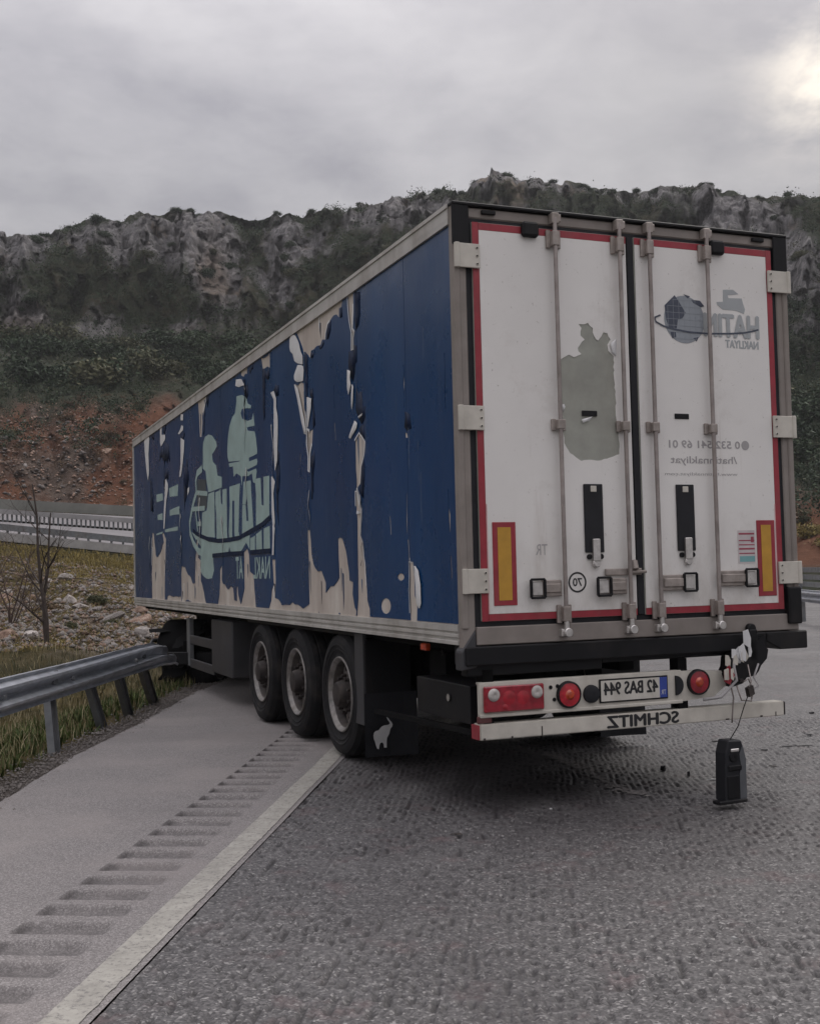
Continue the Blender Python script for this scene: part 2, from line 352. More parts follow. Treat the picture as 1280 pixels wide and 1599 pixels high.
CURLS=[[(12.419,3.804),(12.032,3.816),(11.868,3.73),(11.989,3.475),(11.942,3.202),(12.055,3.066),(12.183,3.2),(12.335,3.51)],[(10.508,2.963),(10.279,2.944),(10.291,2.782),(10.445,2.638),(10.516,2.474),(10.622,2.234),(10.71,2.238),(10.662,2.482),(10.589,2.668)],[(9.246,3.759),(9.046,3.732),(9.077,3.65),(9.253,3.673)],[(9.207,3.599),(9.058,3.571),(9.087,3.517),(9.369,3.493),(9.471,3.514),(9.261,3.557)],[(9.27,3.433),(8.996,3.392),(9.031,3.253),(9.146,3.053),(9.284,2.902),(9.412,2.898),(9.297,3.067)],[(10.896,3.788),(10.744,3.78),(10.759,3.582),(10.459,3.62),(10.465,3.549),(10.828,3.479),(10.897,3.534)],[(8.827,2.704),(8.706,2.714),(8.71,2.658),(8.834,2.606)],[(5.962,3.708),(5.702,3.674),(5.596,3.588),(5.837,3.602),(6.0,3.643)],[(4.517,3.348),(4.384,3.342),(4.299,3.26),(4.309,3.109),(4.247,3.073),(4.256,2.937),(4.302,2.64),(4.319,2.58),(4.399,2.546),(4.423,2.775),(4.39,3.259)],[(4.534,2.507),(4.403,2.49),(4.393,2.447),(4.465,2.342),(4.439,2.146),(4.423,1.993),(4.503,1.976),(4.545,2.152)],[(4.527,2.02),(4.422,2.015),(4.454,1.927),(4.494,1.72),(4.56,1.721),(4.521,1.915)],[(1.981,2.736),(1.91,2.711),(1.937,2.667),(2.087,2.604),(2.136,2.618),(2.058,2.681)],[(1.896,2.756),(1.789,2.77),(1.801,2.752),(1.873,2.738)],[(2.138,3.17),(2.052,3.151),(2.069,3.086),(2.047,3.034),(2.114,2.963),(2.148,3.017)],[(2.035,3.032),(1.986,3.028),(2.007,2.899),(2.036,2.831),(2.05,2.881)],[(3.79,3.767),(3.708,3.774),(3.603,3.745),(3.478,3.647),(3.433,3.557),(3.372,3.516),(3.377,3.429),(3.492,3.446),(3.671,3.518),(3.668,3.57),(3.799,3.632)],[(3.543,3.451),(3.365,3.42),(3.343,3.372),(3.375,3.276),(3.528,3.285),(3.657,3.328),(3.667,3.375)],[(3.673,3.293),(3.568,3.277),(3.486,3.146),(3.349,2.907),(3.318,2.802),(3.381,2.81),(3.473,2.953),(3.565,3.128)],[(3.273,3.114),(3.127,3.1),(3.146,2.996),(3.254,2.838),(3.279,2.841)],[(0.795,1.573),(0.722,1.565),(0.676,1.442),(0.676,1.298),(0.713,1.277),(0.767,1.29),(0.776,1.441)]]
SHADES=[[(1.953,3.766),(1.773,3.73),(1.775,3.56),(1.828,3.476),(1.945,3.443),(1.977,3.539)],[(2.141,3.312),(1.99,3.349),(1.856,3.323),(1.865,3.198),(1.947,3.111),(2.009,3.05),(2.104,3.111),(2.16,3.185)],[(1.976,2.999),(1.848,2.947),(1.693,2.823),(1.711,2.717),(1.908,2.742),(2.0,2.818)],[(1.914,2.664),(1.736,2.689),(1.733,2.564),(1.871,2.588)],[(1.862,2.359),(1.764,2.427),(1.764,2.256),(1.808,2.104),(1.946,2.168),(1.892,2.267)],[(0.934,2.666),(0.849,2.647),(0.762,2.53),(0.876,2.523),(0.951,2.554)],[(3.333,3.531),(3.212,3.466),(3.219,3.366),(3.26,3.113),(3.36,3.127)],[(3.229,3.209),(3.086,3.172),(3.05,2.983),(3.013,2.836),(3.11,2.806),(3.134,2.994),(3.211,3.113)],[(3.21,2.574),(3.05,2.629),(3.059,2.489),(3.175,2.187),(3.223,2.19)],[(2.638,3.65),(2.506,3.657),(2.533,3.574),(2.691,3.517),(2.687,3.578)],[(2.311,3.702),(2.238,3.706),(2.233,3.626),(2.316,3.624)],[(2.945,3.509),(2.736,3.525),(2.715,3.5),(2.877,3.468)],[(3.137,3.495),(2.969,3.493),(3.068,3.433),(3.165,3.443)],[(4.871,3.626),(4.554,3.601),(4.452,3.52),(4.694,3.546),(4.735,3.352),(4.75,3.14),(4.823,3.092),(4.884,3.23),(4.851,3.514)],[(4.513,3.404),(4.176,3.372),(4.183,3.27),(4.311,3.275)],[(5.645,3.565),(5.422,3.606),(5.402,3.452),(5.497,3.42),(5.619,3.484)],[(5.445,3.715),(5.137,3.782),(5.173,3.692),(5.356,3.663)],[(7.544,3.771),(7.24,3.752),(7.367,3.658),(7.66,3.612),(7.765,3.317),(7.853,3.283),(7.771,3.539)],[(11.142,3.411),(10.469,3.497),(10.017,3.437),(9.923,3.206),(10.375,3.199),(10.902,3.301),(11.153,3.262)],[(9.316,3.506),(8.918,3.459),(8.922,3.402),(9.321,3.438)],[(10.626,3.765),(10.334,3.74),(10.458,3.641),(10.693,3.669)],[(11.83,3.781),(11.371,3.738),(11.507,3.656)],[(11.95,3.091),(11.683,3.069),(11.506,2.815),(11.592,2.533),(11.924,2.552)],[(9.146,3.053),(8.75,3.092),(8.629,2.801),(8.777,2.719),(9.144,2.399),(9.211,2.848)],[(10.619,3.065),(10.155,3.086),(10.165,2.945),(10.508,2.963),(10.638,2.807),(10.726,2.823)],[(4.395,2.42),(4.271,2.342),(4.294,2.002),(4.387,2.143)],[(4.375,2.706),(4.199,2.704),(4.222,2.364),(4.403,2.298)]]
MINT=[[(5.975,3.522),(5.714,3.498),(5.527,3.44),(5.469,3.371),(5.318,3.327),(5.335,3.3),(5.535,3.327),(5.724,3.346),(5.792,3.309),(5.732,3.239),(5.482,3.184),(5.298,3.175),(5.234,3.234),(5.184,3.094),(5.518,3.12),(5.489,3.079),(5.188,3.035),(5.135,2.948),(5.099,2.834),(5.102,2.79),(5.463,2.782),(5.45,2.743),(5.12,2.741),(5.093,2.709),(5.124,2.675),(5.549,2.662),(5.489,2.634),(5.156,2.641),(5.129,2.61),(5.196,2.49),(5.284,2.505),(5.338,2.606),(5.492,2.589),(5.759,2.611),(5.79,2.494),(5.823,2.616),(6.035,2.665),(6.172,2.638),(6.198,2.759),(6.372,2.767),(6.404,2.81),(5.894,2.785),(5.86,2.79),(6.402,2.83),(6.452,2.887),(6.462,2.991),(6.418,3.118),(6.339,3.229),(6.194,3.315),(6.055,3.344),(5.98,3.459)],[(7.822,3.128),(7.795,3.204),(7.685,3.262),(7.476,3.27),(7.276,3.233),(7.123,3.164),(7.048,3.13),(7.013,3.076),(7.132,3.038),(7.293,3.003),(7.259,2.914),(7.068,2.846),(6.999,2.722),(6.775,2.687),(6.784,2.564),(7.324,2.557),(7.527,2.558),(7.639,2.723),(7.673,2.831),(7.839,2.881)],[(7.922,2.329),(7.646,2.34),(7.528,2.541),(7.325,2.544),(7.187,2.543),(7.201,2.061),(7.195,1.989),(7.731,2.019),(7.985,2.052),(7.96,2.091)],[(7.129,2.53),(6.898,2.539),(6.859,2.561),(6.834,2.377),(6.761,2.356),(6.749,2.536),(6.53,2.532),(6.547,2.036),(6.535,1.956),(7.103,1.969),(7.093,2.057),(7.102,2.259),(7.14,2.379)],[(6.387,2.542),(5.878,2.542),(5.921,2.383),(5.98,2.013),(5.944,1.965),(6.158,1.957),(6.181,2.021),(6.157,2.367),(6.259,2.373),(6.289,1.956),(6.435,1.954),(6.458,2.032),(6.384,2.333)],[(5.715,2.545),(5.388,2.534),(5.381,2.422),(5.336,2.195),(5.312,2.013),(5.819,1.975),(5.817,2.007),(5.781,2.297),(5.632,2.288),(5.603,2.112),(5.519,2.108),(5.544,2.282),(5.575,2.383),(5.631,2.291),(5.774,2.304)],[(5.208,2.534),(4.975,2.53),(4.951,2.246),(4.867,2.234),(4.861,2.528),(4.627,2.522),(4.655,2.109),(4.965,2.053),(5.2,2.005),(5.175,2.363)],[(8.612,2.109),(8.339,2.062),(8.032,2.006),(7.328,1.94),(6.574,1.912),(5.888,1.926),(5.474,1.957),(5.485,1.8),(5.635,1.88),(5.897,1.787),(6.37,1.79),(6.435,1.856),(6.511,1.786),(7.34,1.778),(7.274,1.591),(7.4,1.498),(7.686,1.49),(7.936,1.534),(8.062,1.588),(8.039,1.908),(8.343,1.999)],[(5.446,1.919),(5.248,1.941),(5.259,1.784),(5.455,1.785)],[(5.203,1.954),(4.969,1.989),(4.968,1.787),(5.209,1.782)],[(4.883,2.0),(4.648,2.018),(4.65,1.783),(4.898,1.786)],[(11.315,2.791),(10.76,2.774),(10.738,2.667),(11.292,2.671)],[(10.232,2.808),(9.523,2.814),(9.561,2.65),(10.185,2.683)],[(11.244,2.473),(10.782,2.48),(10.79,2.376),(11.218,2.397)],[(10.199,2.489),(9.441,2.505),(9.45,2.389),(10.205,2.408)],[(10.622,2.223),(9.566,2.228),(9.596,2.171),(10.596,2.185)],[(11.392,2.189),(10.802,2.204),(10.805,2.172),(11.362,2.167)]]
GREYS=[[(8.175,2.776),(7.66,2.725),(7.67,2.586),(8.208,2.625)],[(8.211,2.58),(7.611,2.538),(7.643,2.375),(8.246,2.41)]]
RINGS=[[(7.882,2.885),(8.192,2.85),(8.288,2.758),(8.254,2.61),(8.444,2.495),(8.592,2.375),(8.72,2.242),(8.706,2.102),(8.483,1.956),(8.175,1.848),(7.747,1.794)],[(8.254,2.605),(7.569,2.544)],[(8.497,2.406),(7.748,2.376)],[(8.194,2.199),(7.975,2.19)],[(8.316,2.378),(8.201,2.101)],[(8.517,2.131),(8.337,2.083),(8.029,2.04),(7.528,1.975),(7.016,1.943),(6.501,1.935),(5.952,1.942),(5.692,1.968),(5.258,2.011),(4.937,2.044),(4.601,2.106)],[(7.34,1.773),(6.371,1.775),(5.769,1.768)],[(5.456,1.769),(4.624,1.767)]]
SIDETXT=[(7.261,1.768),(4.655,1.716),(4.684,1.485),(7.242,1.489)]
PEEL=[(0.729,2.899),(0.765,2.921),(0.804,2.941),(0.843,2.925),(0.899,2.949),(0.876,2.968),(0.873,2.989),(0.927,3.048),(0.896,3.074),(0.905,3.124),(0.883,3.15),(0.954,3.162),(0.993,3.129),(0.999,3.08),(1.03,3.046),(1.055,3.076),(1.073,3.105),(1.105,3.099),(1.127,3.058),(1.102,3.022),(1.108,2.98),(1.148,2.946),(1.146,2.784),(1.153,2.657),(1.155,2.503),(1.167,2.391),(1.167,2.285),(1.025,2.242),(0.874,2.236),(0.79,2.287),(0.749,2.355),(0.741,2.458),(0.735,2.63)]
PEELCURL=[[(1.118,3.03),(1.168,3.068),(1.16,2.947),(1.132,2.967)],[(0.876,2.51),(0.964,2.533),(0.939,2.504),(0.891,2.489)],[(0.722,2.602),(0.754,2.61),(0.761,2.589),(0.744,2.561),(0.726,2.581)]]
CONT=[[(1.564,3.32),(1.648,3.394),(1.682,3.35),(1.734,3.276),(1.705,3.236),(1.668,3.226),(1.657,3.164),(1.594,3.168),(1.57,3.228)],[(1.602,3.138),(1.647,3.141),(1.65,3.103),(1.618,3.093)],[(1.783,3.372),(1.856,3.369),(1.891,3.332),(1.863,3.323),(1.8,3.35)],[(1.721,3.406),(1.775,3.395),(1.756,3.378)],[(1.79,3.102),(1.836,3.112),(1.816,3.08)]]
GHEAD=[(1.995,3.37),(2.051,3.374),(2.054,3.46),(2.139,3.466),(2.185,3.437),(2.09,3.423),(2.099,3.404),(2.212,3.408),(2.22,3.377),(2.237,3.33),(2.226,3.298),(2.161,3.318),(2.048,3.319),(2.003,3.347)]
GRING=[(1.526,3.248),(1.481,3.23),(1.488,3.2),(1.55,3.173),(1.638,3.156),(1.755,3.143),(1.91,3.14),(2.097,3.15),(2.21,3.16),(2.287,3.176),(2.345,3.191)]
GC=[[(1.723,3.229)],[(1.896,3.24),(1.73,3.415),(1.934,3.265),(2.34,3.289),(1.929,3.148),(2.334,3.17),(2.067,3.109),(2.33,3.067)]]
ELE=[(0.205,0.392),(0.218,0.384),(0.231,0.365),(0.245,0.35),(0.254,0.332),(0.25,0.315),(0.235,0.299),(0.229,0.28),(0.223,0.259),(0.213,0.243),(0.205,0.231),(0.201,0.205),(0.2,0.154),(0.179,0.155),(0.176,0.181),(0.171,0.192),(0.158,0.198),(0.147,0.192),(0.14,0.177),(0.135,0.146),(0.12,0.153),(0.112,0.178),(0.104,0.208),(0.095,0.23),(0.093,0.256),(0.099,0.277),(0.113,0.289),(0.129,0.291),(0.14,0.295),(0.152,0.31),(0.165,0.321),(0.183,0.327),(0.204,0.329),(0.222,0.331),(0.232,0.339),(0.227,0.353),(0.214,0.369)]
# ------------------------------------------------------------------ materials of the setting
def mat_lane():
    m, t, b = mat0('lane_asphalt')
    vo = t.new('ShaderNodeTexVoronoi'); vo.inputs['Scale'].default_value = 95; t.l.new(t.co(), vo.inputs['Vector'])
    sep = t.new('ShaderNodeSeparateColor'); t.l.new(vo.outputs['Color'], sep.inputs[0])
    c = t.ramp(sep.outputs[0], [(0, (.038, .036, .037)), (.5, (.084, .080, .081)), (.88, (.14, .134, .133)), (1, (.29, .28, .272))])
    red = t.sm(t.noise(3.2, 4, .6), .55, .72)
    c = t.mix(t.math('MULTIPLY', red, .4), c, (.13, .075, .075))
    pale = t.sm(t.noise(.75, 5, .6), .48, .72); c = t.mix(t.math('MULTIPLY', pale, .4), c, (.165, .158, .154))
    pit = t.attr('pit'); c = t.mix(t.math('MULTIPLY', pit, .92), c, (.018, .016, .017))  # shade of the pits put into the colour
    darker = t.math('ADD', t.math('MULTIPLY', t.sm(t.noise(.42, 4, .6, st=(1.3, .8, 1)), .47, .64), .5), t.attr('dark_patch'), clamp=True); c = t.mix(t.math('MULTIPLY', darker, .62), c, (.032, .028, .031))  # random patches plus one fixed patch, darker and smoother
    t.l.new(c, b.inputs['Base Color'])
    t.l.new(t.math('SUBTRACT', t.ramp(t.noise(1.3, 4), [(.3, (.5,) * 3), (.7, (.72,) * 3)]), t.math('MULTIPLY', darker, .2)), b.inputs['Roughness'])
    t.l.new(t.bump(t.math('ADD', t.noise(160, 3, .7), t.math('MULTIPLY', vo.outputs['Distance'], .5)), .5, .006), b.inputs['Normal'])
    return m
def mat_shoulder():
    m, t, b = mat0('shoulder_asphalt')
    vo = t.new('ShaderNodeTexVoronoi'); vo.inputs['Scale'].default_value = 170; t.l.new(t.co(), vo.inputs['Vector'])
    sep = t.new('ShaderNodeSeparateColor'); t.l.new(vo.outputs['Color'], sep.inputs[0])
    c = t.ramp(sep.outputs[0], [(0, (.125, .116, .113)), (.6, (.2, .185, .18)), (1, (.32, .30, .293))])
    c = t.mix(t.math('MULTIPLY', t.sm(t.noise(.9, 5, .6), .42, .7), .5), c, (.28, .25, .237))
    c = t.mix(t.math('MULTIPLY', t.sm(t.noise(.5, 4, .6, st=(.4, 1.2, 1)), .52, .72), .45), c, (.15, .138, .136))
    c = t.mix(t.math('MULTIPLY', t.attr('dirt'), t.math('ADD', t.math('MULTIPLY', t.noise(40, 3), .5), .45)), c, (.06, .054, .054))  # groove dirt, with the shade of the grooves put into the same darkening
    t.l.new(c, b.inputs['Base Color']); b.inputs['Roughness'].default_value = .8
    t.l.new(t.bump(t.noise(210, 3, .7), .35, .003), b.inputs['Normal']); return m
def mat_line():
    m, t, b = mat0('road_paint')
    c = t.ramp(t.noise(7, 6, .7), [(.3, (.25, .238, .212)), (.65, (.385, .37, .33))])
    c = t.mix(t.sm(t.noise(38, 5, .75), .5, .66), c, (.16, .15, .143)); t.l.new(c, b.inputs['Base Color'])
    b.inputs['Roughness'].default_value = .7; t.l.new(t.bump(t.noise(150, 3), .4, .003), b.inputs['Normal']); return m
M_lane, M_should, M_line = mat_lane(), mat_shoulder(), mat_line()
M_gravel = mat('gravel', (.2, .17, .155), .9, var=.45, vs=30, bump=.6, bs=60, bd=.02)
M_farroad = mat('pale_far_asphalt', (.21, .2, .205), .95, var=.12, vs=.3, spec=.15)
M_galv = mat('galvanised_steel', (.48, .50, .54), .36, .8, var=.22, vs=6, dust=.2, bump=.05, bs=30)
M_galvd = mat('dull_steel', (.17, .18, .19), .6, .4, var=.25, vs=6, dust=.4)
M_conc = mat('concrete', (.33, .32, .31), .85, var=.2, vs=2)

# ------------------------------------------------------------------ road
def sheet(name, S, T, Z, m, attrs=None, kind='structure'):
    SS, TT = np.meshgrid(S, T, indexing='ij')
    X = SS * DV.x + TT * NV.x; Y = SS * DV.y + TT * NV.y
    V = np.stack([X, Y, Z(SS, TT)], -1).reshape(-1, 3)
    F = grid_faces(len(S), len(T))[:, ::-1]
    at = {k: f(SS, TT) for k, f in (attrs or {}).items()}
    o = link(name, np_mesh(name, V, F, m, at)); prop(o, kind=kind); return o
def lane_h(s, t):
    q_ = t / .044 + 1.0 * pn(s / .45, t / .32, 1) + .12 * pn(s / .09, t / .06, 6); rid = np.floor(q_); row = .5 - .5 * np.cos(6.2832 * (q_ - rid)); n = pn(s / .068 + rid * .37, rid * 7.31 + .5, 3); n2 = pn(s / .03, t / .019, 9)
    brk = pn(s / .05, t / .03, 5)
    pit = sstep(.25, .8, row + .1 * n2) * sstep(-.06, .2, n + .1 * n2 + .12 * brk)
    wear = .45 + .55 * sstep(-.3, .3, fbm(s / 1.3, t / .7, 2, 2))
    fade = (1 - sstep(11, 13.8, s)) * (1 - sstep(3.7, 4.45, t)) * sstep(2.6, 3.2, s)
    return pit * wear * fade, n2 * fade
def lane_z(s, t):
    p, n2 = lane_h(s, t); return -.017 * p + .005 * n2 + .006 * pn(s / .5, t / .35, 8) - .004
S_l = np.concatenate([np.arange(-12, 3.2, .4), np.arange(3.2, 8.2, .0115), np.arange(8.2, 14, .026), np.arange(14, 62.1, .35)])
T_l = np.concatenate([np.arange(-1.5465, 4.5, .0122), np.arange(4.52, 12, .3), np.arange(12, 40, 2)])
road = sheet('road', S_l, T_l, lane_z, M_lane, {'pit': lambda s, t: lane_h(s, t)[0], 'dark_patch': lambda s, t: np.clip(np.exp(-((s - 8.4 + .5 * t) / 1.7)**2 - ((t + .2) / 1.25)**2) * (1 + 1.3 * fbm(s / .9, t / .35, 1, 4, 161)), 0, 1)})  # one soft-edged darker patch around the trailer's rear
def edge_t(s): return np.interp(s, [-12, 3, 7.9, 9.9, 12, 15.6, 62], [-3.3, -3.4, -3.75, -4.05, -4.2, -4.55, -4.7])
def rumble_z(s, t, what=0):
    ph = ((s - 5.31 + .012 * pn(s / .3, t * 0, 4)) / .267 + .5) % 1.0; u = (ph - .5 + .03 * fbm(s / .05, t / .05, 2, 3, 24)) / .31
    g = np.where(np.abs(u) < 1, np.clip(1 - u * u, 0, 1) ** .35, 0)
    n_ = fbm(s / .08, t / .12, 4, 3, 14)
    tl = -2.285 - np.clip(s - 8, 0, 9) * .022; tr = tl + .43
    env = sstep(tl - .006, tl + .006, t) * (1 - sstep(tr - .06, tr, t))
    if what: return np.clip(g * env * (.75 + .8 * n_) + 1.2 * g * sstep(tl - .012, tl, t) * (1 - sstep(tl + .015, tl + .05, t)), 0, 1)
    return -.034 * g * env + .0012 * pn(s / .03, t / .03, 2) + .006 * pn(s / 1.1, t / .8, 6)
S_s = np.concatenate([np.arange(-12, 3, .4), np.arange(3, 17.5, .016), np.arange(17.5, 62.1, .5)])
u_s = np.concatenate([np.linspace(0, 1, 22)])
TT_in = np.concatenate([np.linspace(-3.3, -2.62, 12), np.arange(-2.58, -2.26, .009), np.arange(-2.26, -1.84, .02), [-1.8, -1.7, -1.6, -1.551]])
def shoulder():
    S = S_s; base = np.broadcast_to(TT_in, (len(S), len(TT_in))).copy()
    outer = np.linspace(0, 1, 8)[:-1][None, :] * 1.0
    e_ = edge_t(S) + .05 * fbm(S / .7, S * 0, 1, 4) + .02 * pn(S / .08, S * 0, 5)
    out = e_[:, None] + (-3.3 - e_[:, None]) * outer
    Tg = np.concatenate([out, base], 1); SS = np.broadcast_to(S[:, None], Tg.shape)
    Z = rumble_z(SS, Tg); Z[:, 0] -= .05
    X = SS * DV.x + Tg * NV.x; Y = SS * DV.y + Tg * NV.y
    o = link('road_shoulder', np_mesh('road_shoulder', np.stack([X, Y, Z], -1).reshape(-1, 3), grid_faces(len(S), Tg.shape[1])[:, ::-1], M_should, {'dirt': rumble_z(SS, Tg, 1)})); prop(o, kind='structure')  # 'dirt': groove mask for both the groove dirt and the painted groove shade
shoulder()
def painted_line():
    S = np.concatenate([np.arange(-12, 3, .5), np.arange(3, 14, .03), np.arange(14, 62, .5)])
    tc = -1.655 - np.clip(S - 9, 0, 20) * .012
    l = tc - .075 + .007 * fbm(S / .12, S * 0, 3, 3); r = tc + .072 + .009 * fbm(S / .1, S * 0, 7, 3)
    Tg = np.stack([l, (l + r) / 2, r], 1); SS = np.broadcast_to(S[:, None], Tg.shape)
    Z = .0045 + .006 * pn(SS / 1.1, Tg / .8, 6)
    o = link('edge_line', np_mesh('edge_line', np.stack([SS * DV.x + Tg * NV.x, SS * DV.y + Tg * NV.y, Z], -1).reshape(-1, 3), grid_faces(len(S), 3)[:, ::-1], M_line)); prop(o, kind='structure')
painted_line()

# ------------------------------------------------------------------ terrain
RX = [-1500, -300, 0, 40, 82, 92, 150, 190, 230, 247, 300, 318, 332, 365, 395, 430, 470, 530, 600, 690, 740, 765, 785, 800, 812, 830, 850, 862, 900, 960, 1012, 1040, 1100, 1150, 1200, 1260, 1290, 1500, 2600]
RY = [400, 385, 374, 366, 368, 360, 344, 338, 336, 333, 322, 325, 324, 330, 337, 335, 333, 331, 327, 323, 305, 288, 283, 286, 284, 285, 284, 289, 285, 289, 296, 290, 291, 296, 303, 313, 312, 330, 360]
KL = [(3, -.06, 0), (18, -.75, 0), (25, 1022, 1), (40, 950, 1), (56, 872, 3, .10), (62, 850, 3, .10), (100, 798, 3, .05), (102, 794, 3, .05), (128, 642, 1), (150, 588, 1), (170, 543, 1), (181, 472, 1), (191, 402, 1), (199, 14, 2), (206, 3, 2), (270, 60, 2)]
KR = [(3, -.06, 0), (18, -.06, 0), (25, -.06, 0), (40, -.06, 0), (56, -.06, 0), (62, -.06, 0), (88, -.06, 0), (92, 880, 1), (118, 780, 1), (138, 700, 1), (158, 600, 1), (174, 500, 1), (190, 410, 1), (205, 20, 2), (214, 3, 2), (280, 60, 2)]
cols = np.concatenate([np.linspace(-6500, -780, 110), np.arange(-760, 2000, 3.6), np.linspace(2020, 6500, 90)]); NCOL = len(cols)
AZ = np.array([az_of(u) for u in cols])
cclip = np.clip(cols, -900, 2100); ridge = np.interp(cclip, RX, RY)
wr = sstep(230, 900, cols)
Dk = np.zeros((16, NCOL)); Zk = np.zeros((16, NCOL))
for k in range(16):
    for K, D_, Z_ in ((KL, 'l', 0), (KR, 'r', 0)): pass
    def ev(kn, u, ry):
        d, v, ty = kn[:3]
        if ty == 0: return d, v
        if ty == 3: return d, zrow(u, v + kn[3] * min(max(u, -300), 260), d)
        return d, zrow(u, v if ty == 1 else ry + v, d)
    a = np.array([ev(KL[k], u, ry) for u, ry in zip(cclip, ridge)]); b = np.array([ev(KR[k], u, ry) for u, ry in zip(cclip, ridge)])
    Dk[k] = a[:, 0] * (1 - wr) + b[:, 0] * wr; Zk[k] = a[:, 1] * (1 - wr) + b[:, 1] * wr
seg = [44, 26, 40, 38, 14, 26, 4, 80, 34, 34, 52, 54, 40, 18, 10]
Q = np.concatenate([k + np.arange(n) / n for k, n in enumerate(seg)] + [[15.]]); NROW = len(Q)
qi = np.minimum(Q.astype(int), 14); qf = (Q - qi)[:, None]
Dg = Dk[qi] * (1 - qf) + Dk[qi + 1] * qf; Zg = Zk[qi] * (1 - qf) + Zk[qi + 1] * qf
QQ = np.broadcast_to(Q[:, None], Dg.shape); AA = np.broadcast_to(AZ[None], Dg.shape); UU = np.broadcast_to(cols[None], Dg.shape)
al = AA * 190.                                           # metres along the cliff
cliffness = sstep(9.7, 10.6, QQ) * (1 - sstep(13.6, 14.2, QQ))
hill = sstep(6.9, 7.6, QQ) * (1 - sstep(14, 15, QQ))
n1 = ridged(al / 17 + .35 * pn(al / 30, Zg / 25, 4), Zg / 46, 1.5, 4, 1); n2 = ridged(al / 5.2, Zg / 10, 4.2, 4, 5); n3 = fbm(al / 1.5, Zg / 2.4, 7, 3, 9)
led = fbm(al / 26, Zg / 4.2, 2, 3, 21)
fis = np.abs(pn(al / 8.5 + .8 * pn(al / 20, Zg / 16, 4), Zg / 60, .5, 101)); fis2 = np.abs(pn(al / 3.1 + .5 * pn(al / 7, Zg / 6, 4), Zg / 15, 1.5, 105)); blk = np.abs(pn(al / 4.5, Zg / 3.2, 2.5, 109))
big = fbm(al / 34, Zg / 60, 1.5, 2, 111)
wx, wz = al + 1.6 * fbm(al / 4, Zg / 4, 1, 3, 121), Zg + 2.2 * fbm(al / 4, Zg / 5, 6, 3, 125)
fac = 3.6 * worley(wx / 4.6, wz / 20, 131) + 2.1 * worley(wx / 1.9, wz / 6.5, 133) + .4 * worley(wx / .95, wz / 1.3, 135)
Dg = Dg - cliffness * (15 * big + 9 * np.minimum(fis, .4) + 3.0 * np.minimum(fis2, .4) + fac + .8 * n3 + 2.0 * led) - (hill - cliffness).clip(0) * (.9 * worley(wx / 1.6, wz / 1.8, 137) + 3.6 * fbm(al / 9, Zg / 12, 3, 4, 31) + 4.5 * np.minimum(np.abs(pn(al / 4 + .4 * Zg / 9, Zg / 26, 3, 33)), .35) + .7 * fbm(al / 1.6, Zg / 1.8, 3, 3, 35))
Zg = Zg + hill * (1.1 * fbm(al / 6, QQ * 2.5, 5, 4, 41)) + cliffness * .9 * fbm(al / 2.2, QQ * 9, 3, 3, 47)
Zg = Zg + sstep(13.2, 14, QQ) * (1.3 * fbm(al / 3.2, QQ * 0, 5, 4, 51))
bank = sstep(1.0, 2.2, QQ) * (1 - sstep(4.6, 5, QQ)) * (1 - wr)
Zg = Zg + bank * (.28 * fbm(Dg / 2.6, AA * 14, 3, 4, 61) + .10 * fbm(Dg / .6, AA * 55, 3, 3, 65))
Xg = Dg * np.sin(AA); Yg = Dg * np.cos(AA)
Sg = Xg * DV.x + Yg * DV.y; Tg_ = Xg * NV.x + Yg * NV.y
off = edge_t(Sg) - Tg_                                    # distance out from the paved edge, to the left
wt = sstep(.35, 4.5, off)
verge = -.045 - .03 * sstep(0, .4, off) + .05 * fbm(Sg / .9, Tg_ / .9, 3, 3, 71) * sstep(.1, .5, off) - .2 * sstep(.5, 2.2, off)
near = 1 - sstep(56, 62, Dg)
Zg = Zg * (1 - near) + near * np.where(off > -.2, verge * (1 - wt) + Zg * wt, -.07)
def zone(a, b, c, d): return sstep(a, b, QQ) * (1 - sstep(c, d, QQ))
nz = fbm(al / 15, Zg / 13, 3, 5, 83)
slope_up = np.gradient(Zg, axis=0) / (np.abs(np.gradient(Dg, axis=0)) + .02)
crk = sstep(.16, .02, fis) + .6 * sstep(.12, .0, fis2)
yrow = np.interp(QQ, [9, 10, 11, 12, 13, 14], [588, 543, 472, 402, 350, 325]) - (325 - ridge[None]) * sstep(11, 14, QQ)
face = 0
for cx_, cy_, rx_, ry_, a_ in ((335, 400, 40, 75, 1.1), (190, 385, 24, 50, .75), (255, 370, 34, 35, .8), (40, 400, 50, 25, .6), (30, 500, 45, 48, .9), (95, 555, 50, 20, .7), (270, 525, 48, 22, 1.), (450, 375, 30, 38, .9), (120, 380, 40, 25, .65), (440, 450, 25, 30, .5), (780, 300, 60, 20, 1.), (1000, 305, 60, 22, .6), (1150, 340, 60, 40, .95), (1240, 400, 40, 70, .8), (620, 350, 60, 20, .7), (880, 300, 60, 15, .4), (-150, 430, 70, 70, .9), (1400, 420, 60, 90, .9), (1600, 420, 80, 70, .9), (1850, 400, 80, 70, .9)):
    face = face + a_ * np.exp(-((UU + 9 * n3 - cx_) / rx_)**2 - ((yrow + 14 * n3 - cy_) / ry_)**2)
rockm = cliffness * np.clip(sstep(.14, .5, face * .9 + .75 * nz - .22 * crk + .10 * np.clip(slope_up - 1.0, -1, 1.5) + .12), 0, 1)
rock_old = cliffness * np.clip(sstep(-.25, .06, nz - .02 - .22 * crk + .12 * np.clip(slope_up - 1.0, -1, 1.5)) , 0, 1)
tanm = np.exp(-((UU - 338) / 22)**2 - ((yrow - 432) / 42)**2) + .8 * np.exp(-((UU - 275) / 42)**2 - ((yrow - 532) / 18)**2) + .5 * np.exp(-((UU - 20) / 60)**2 - ((yrow - 520) / 40)**2)
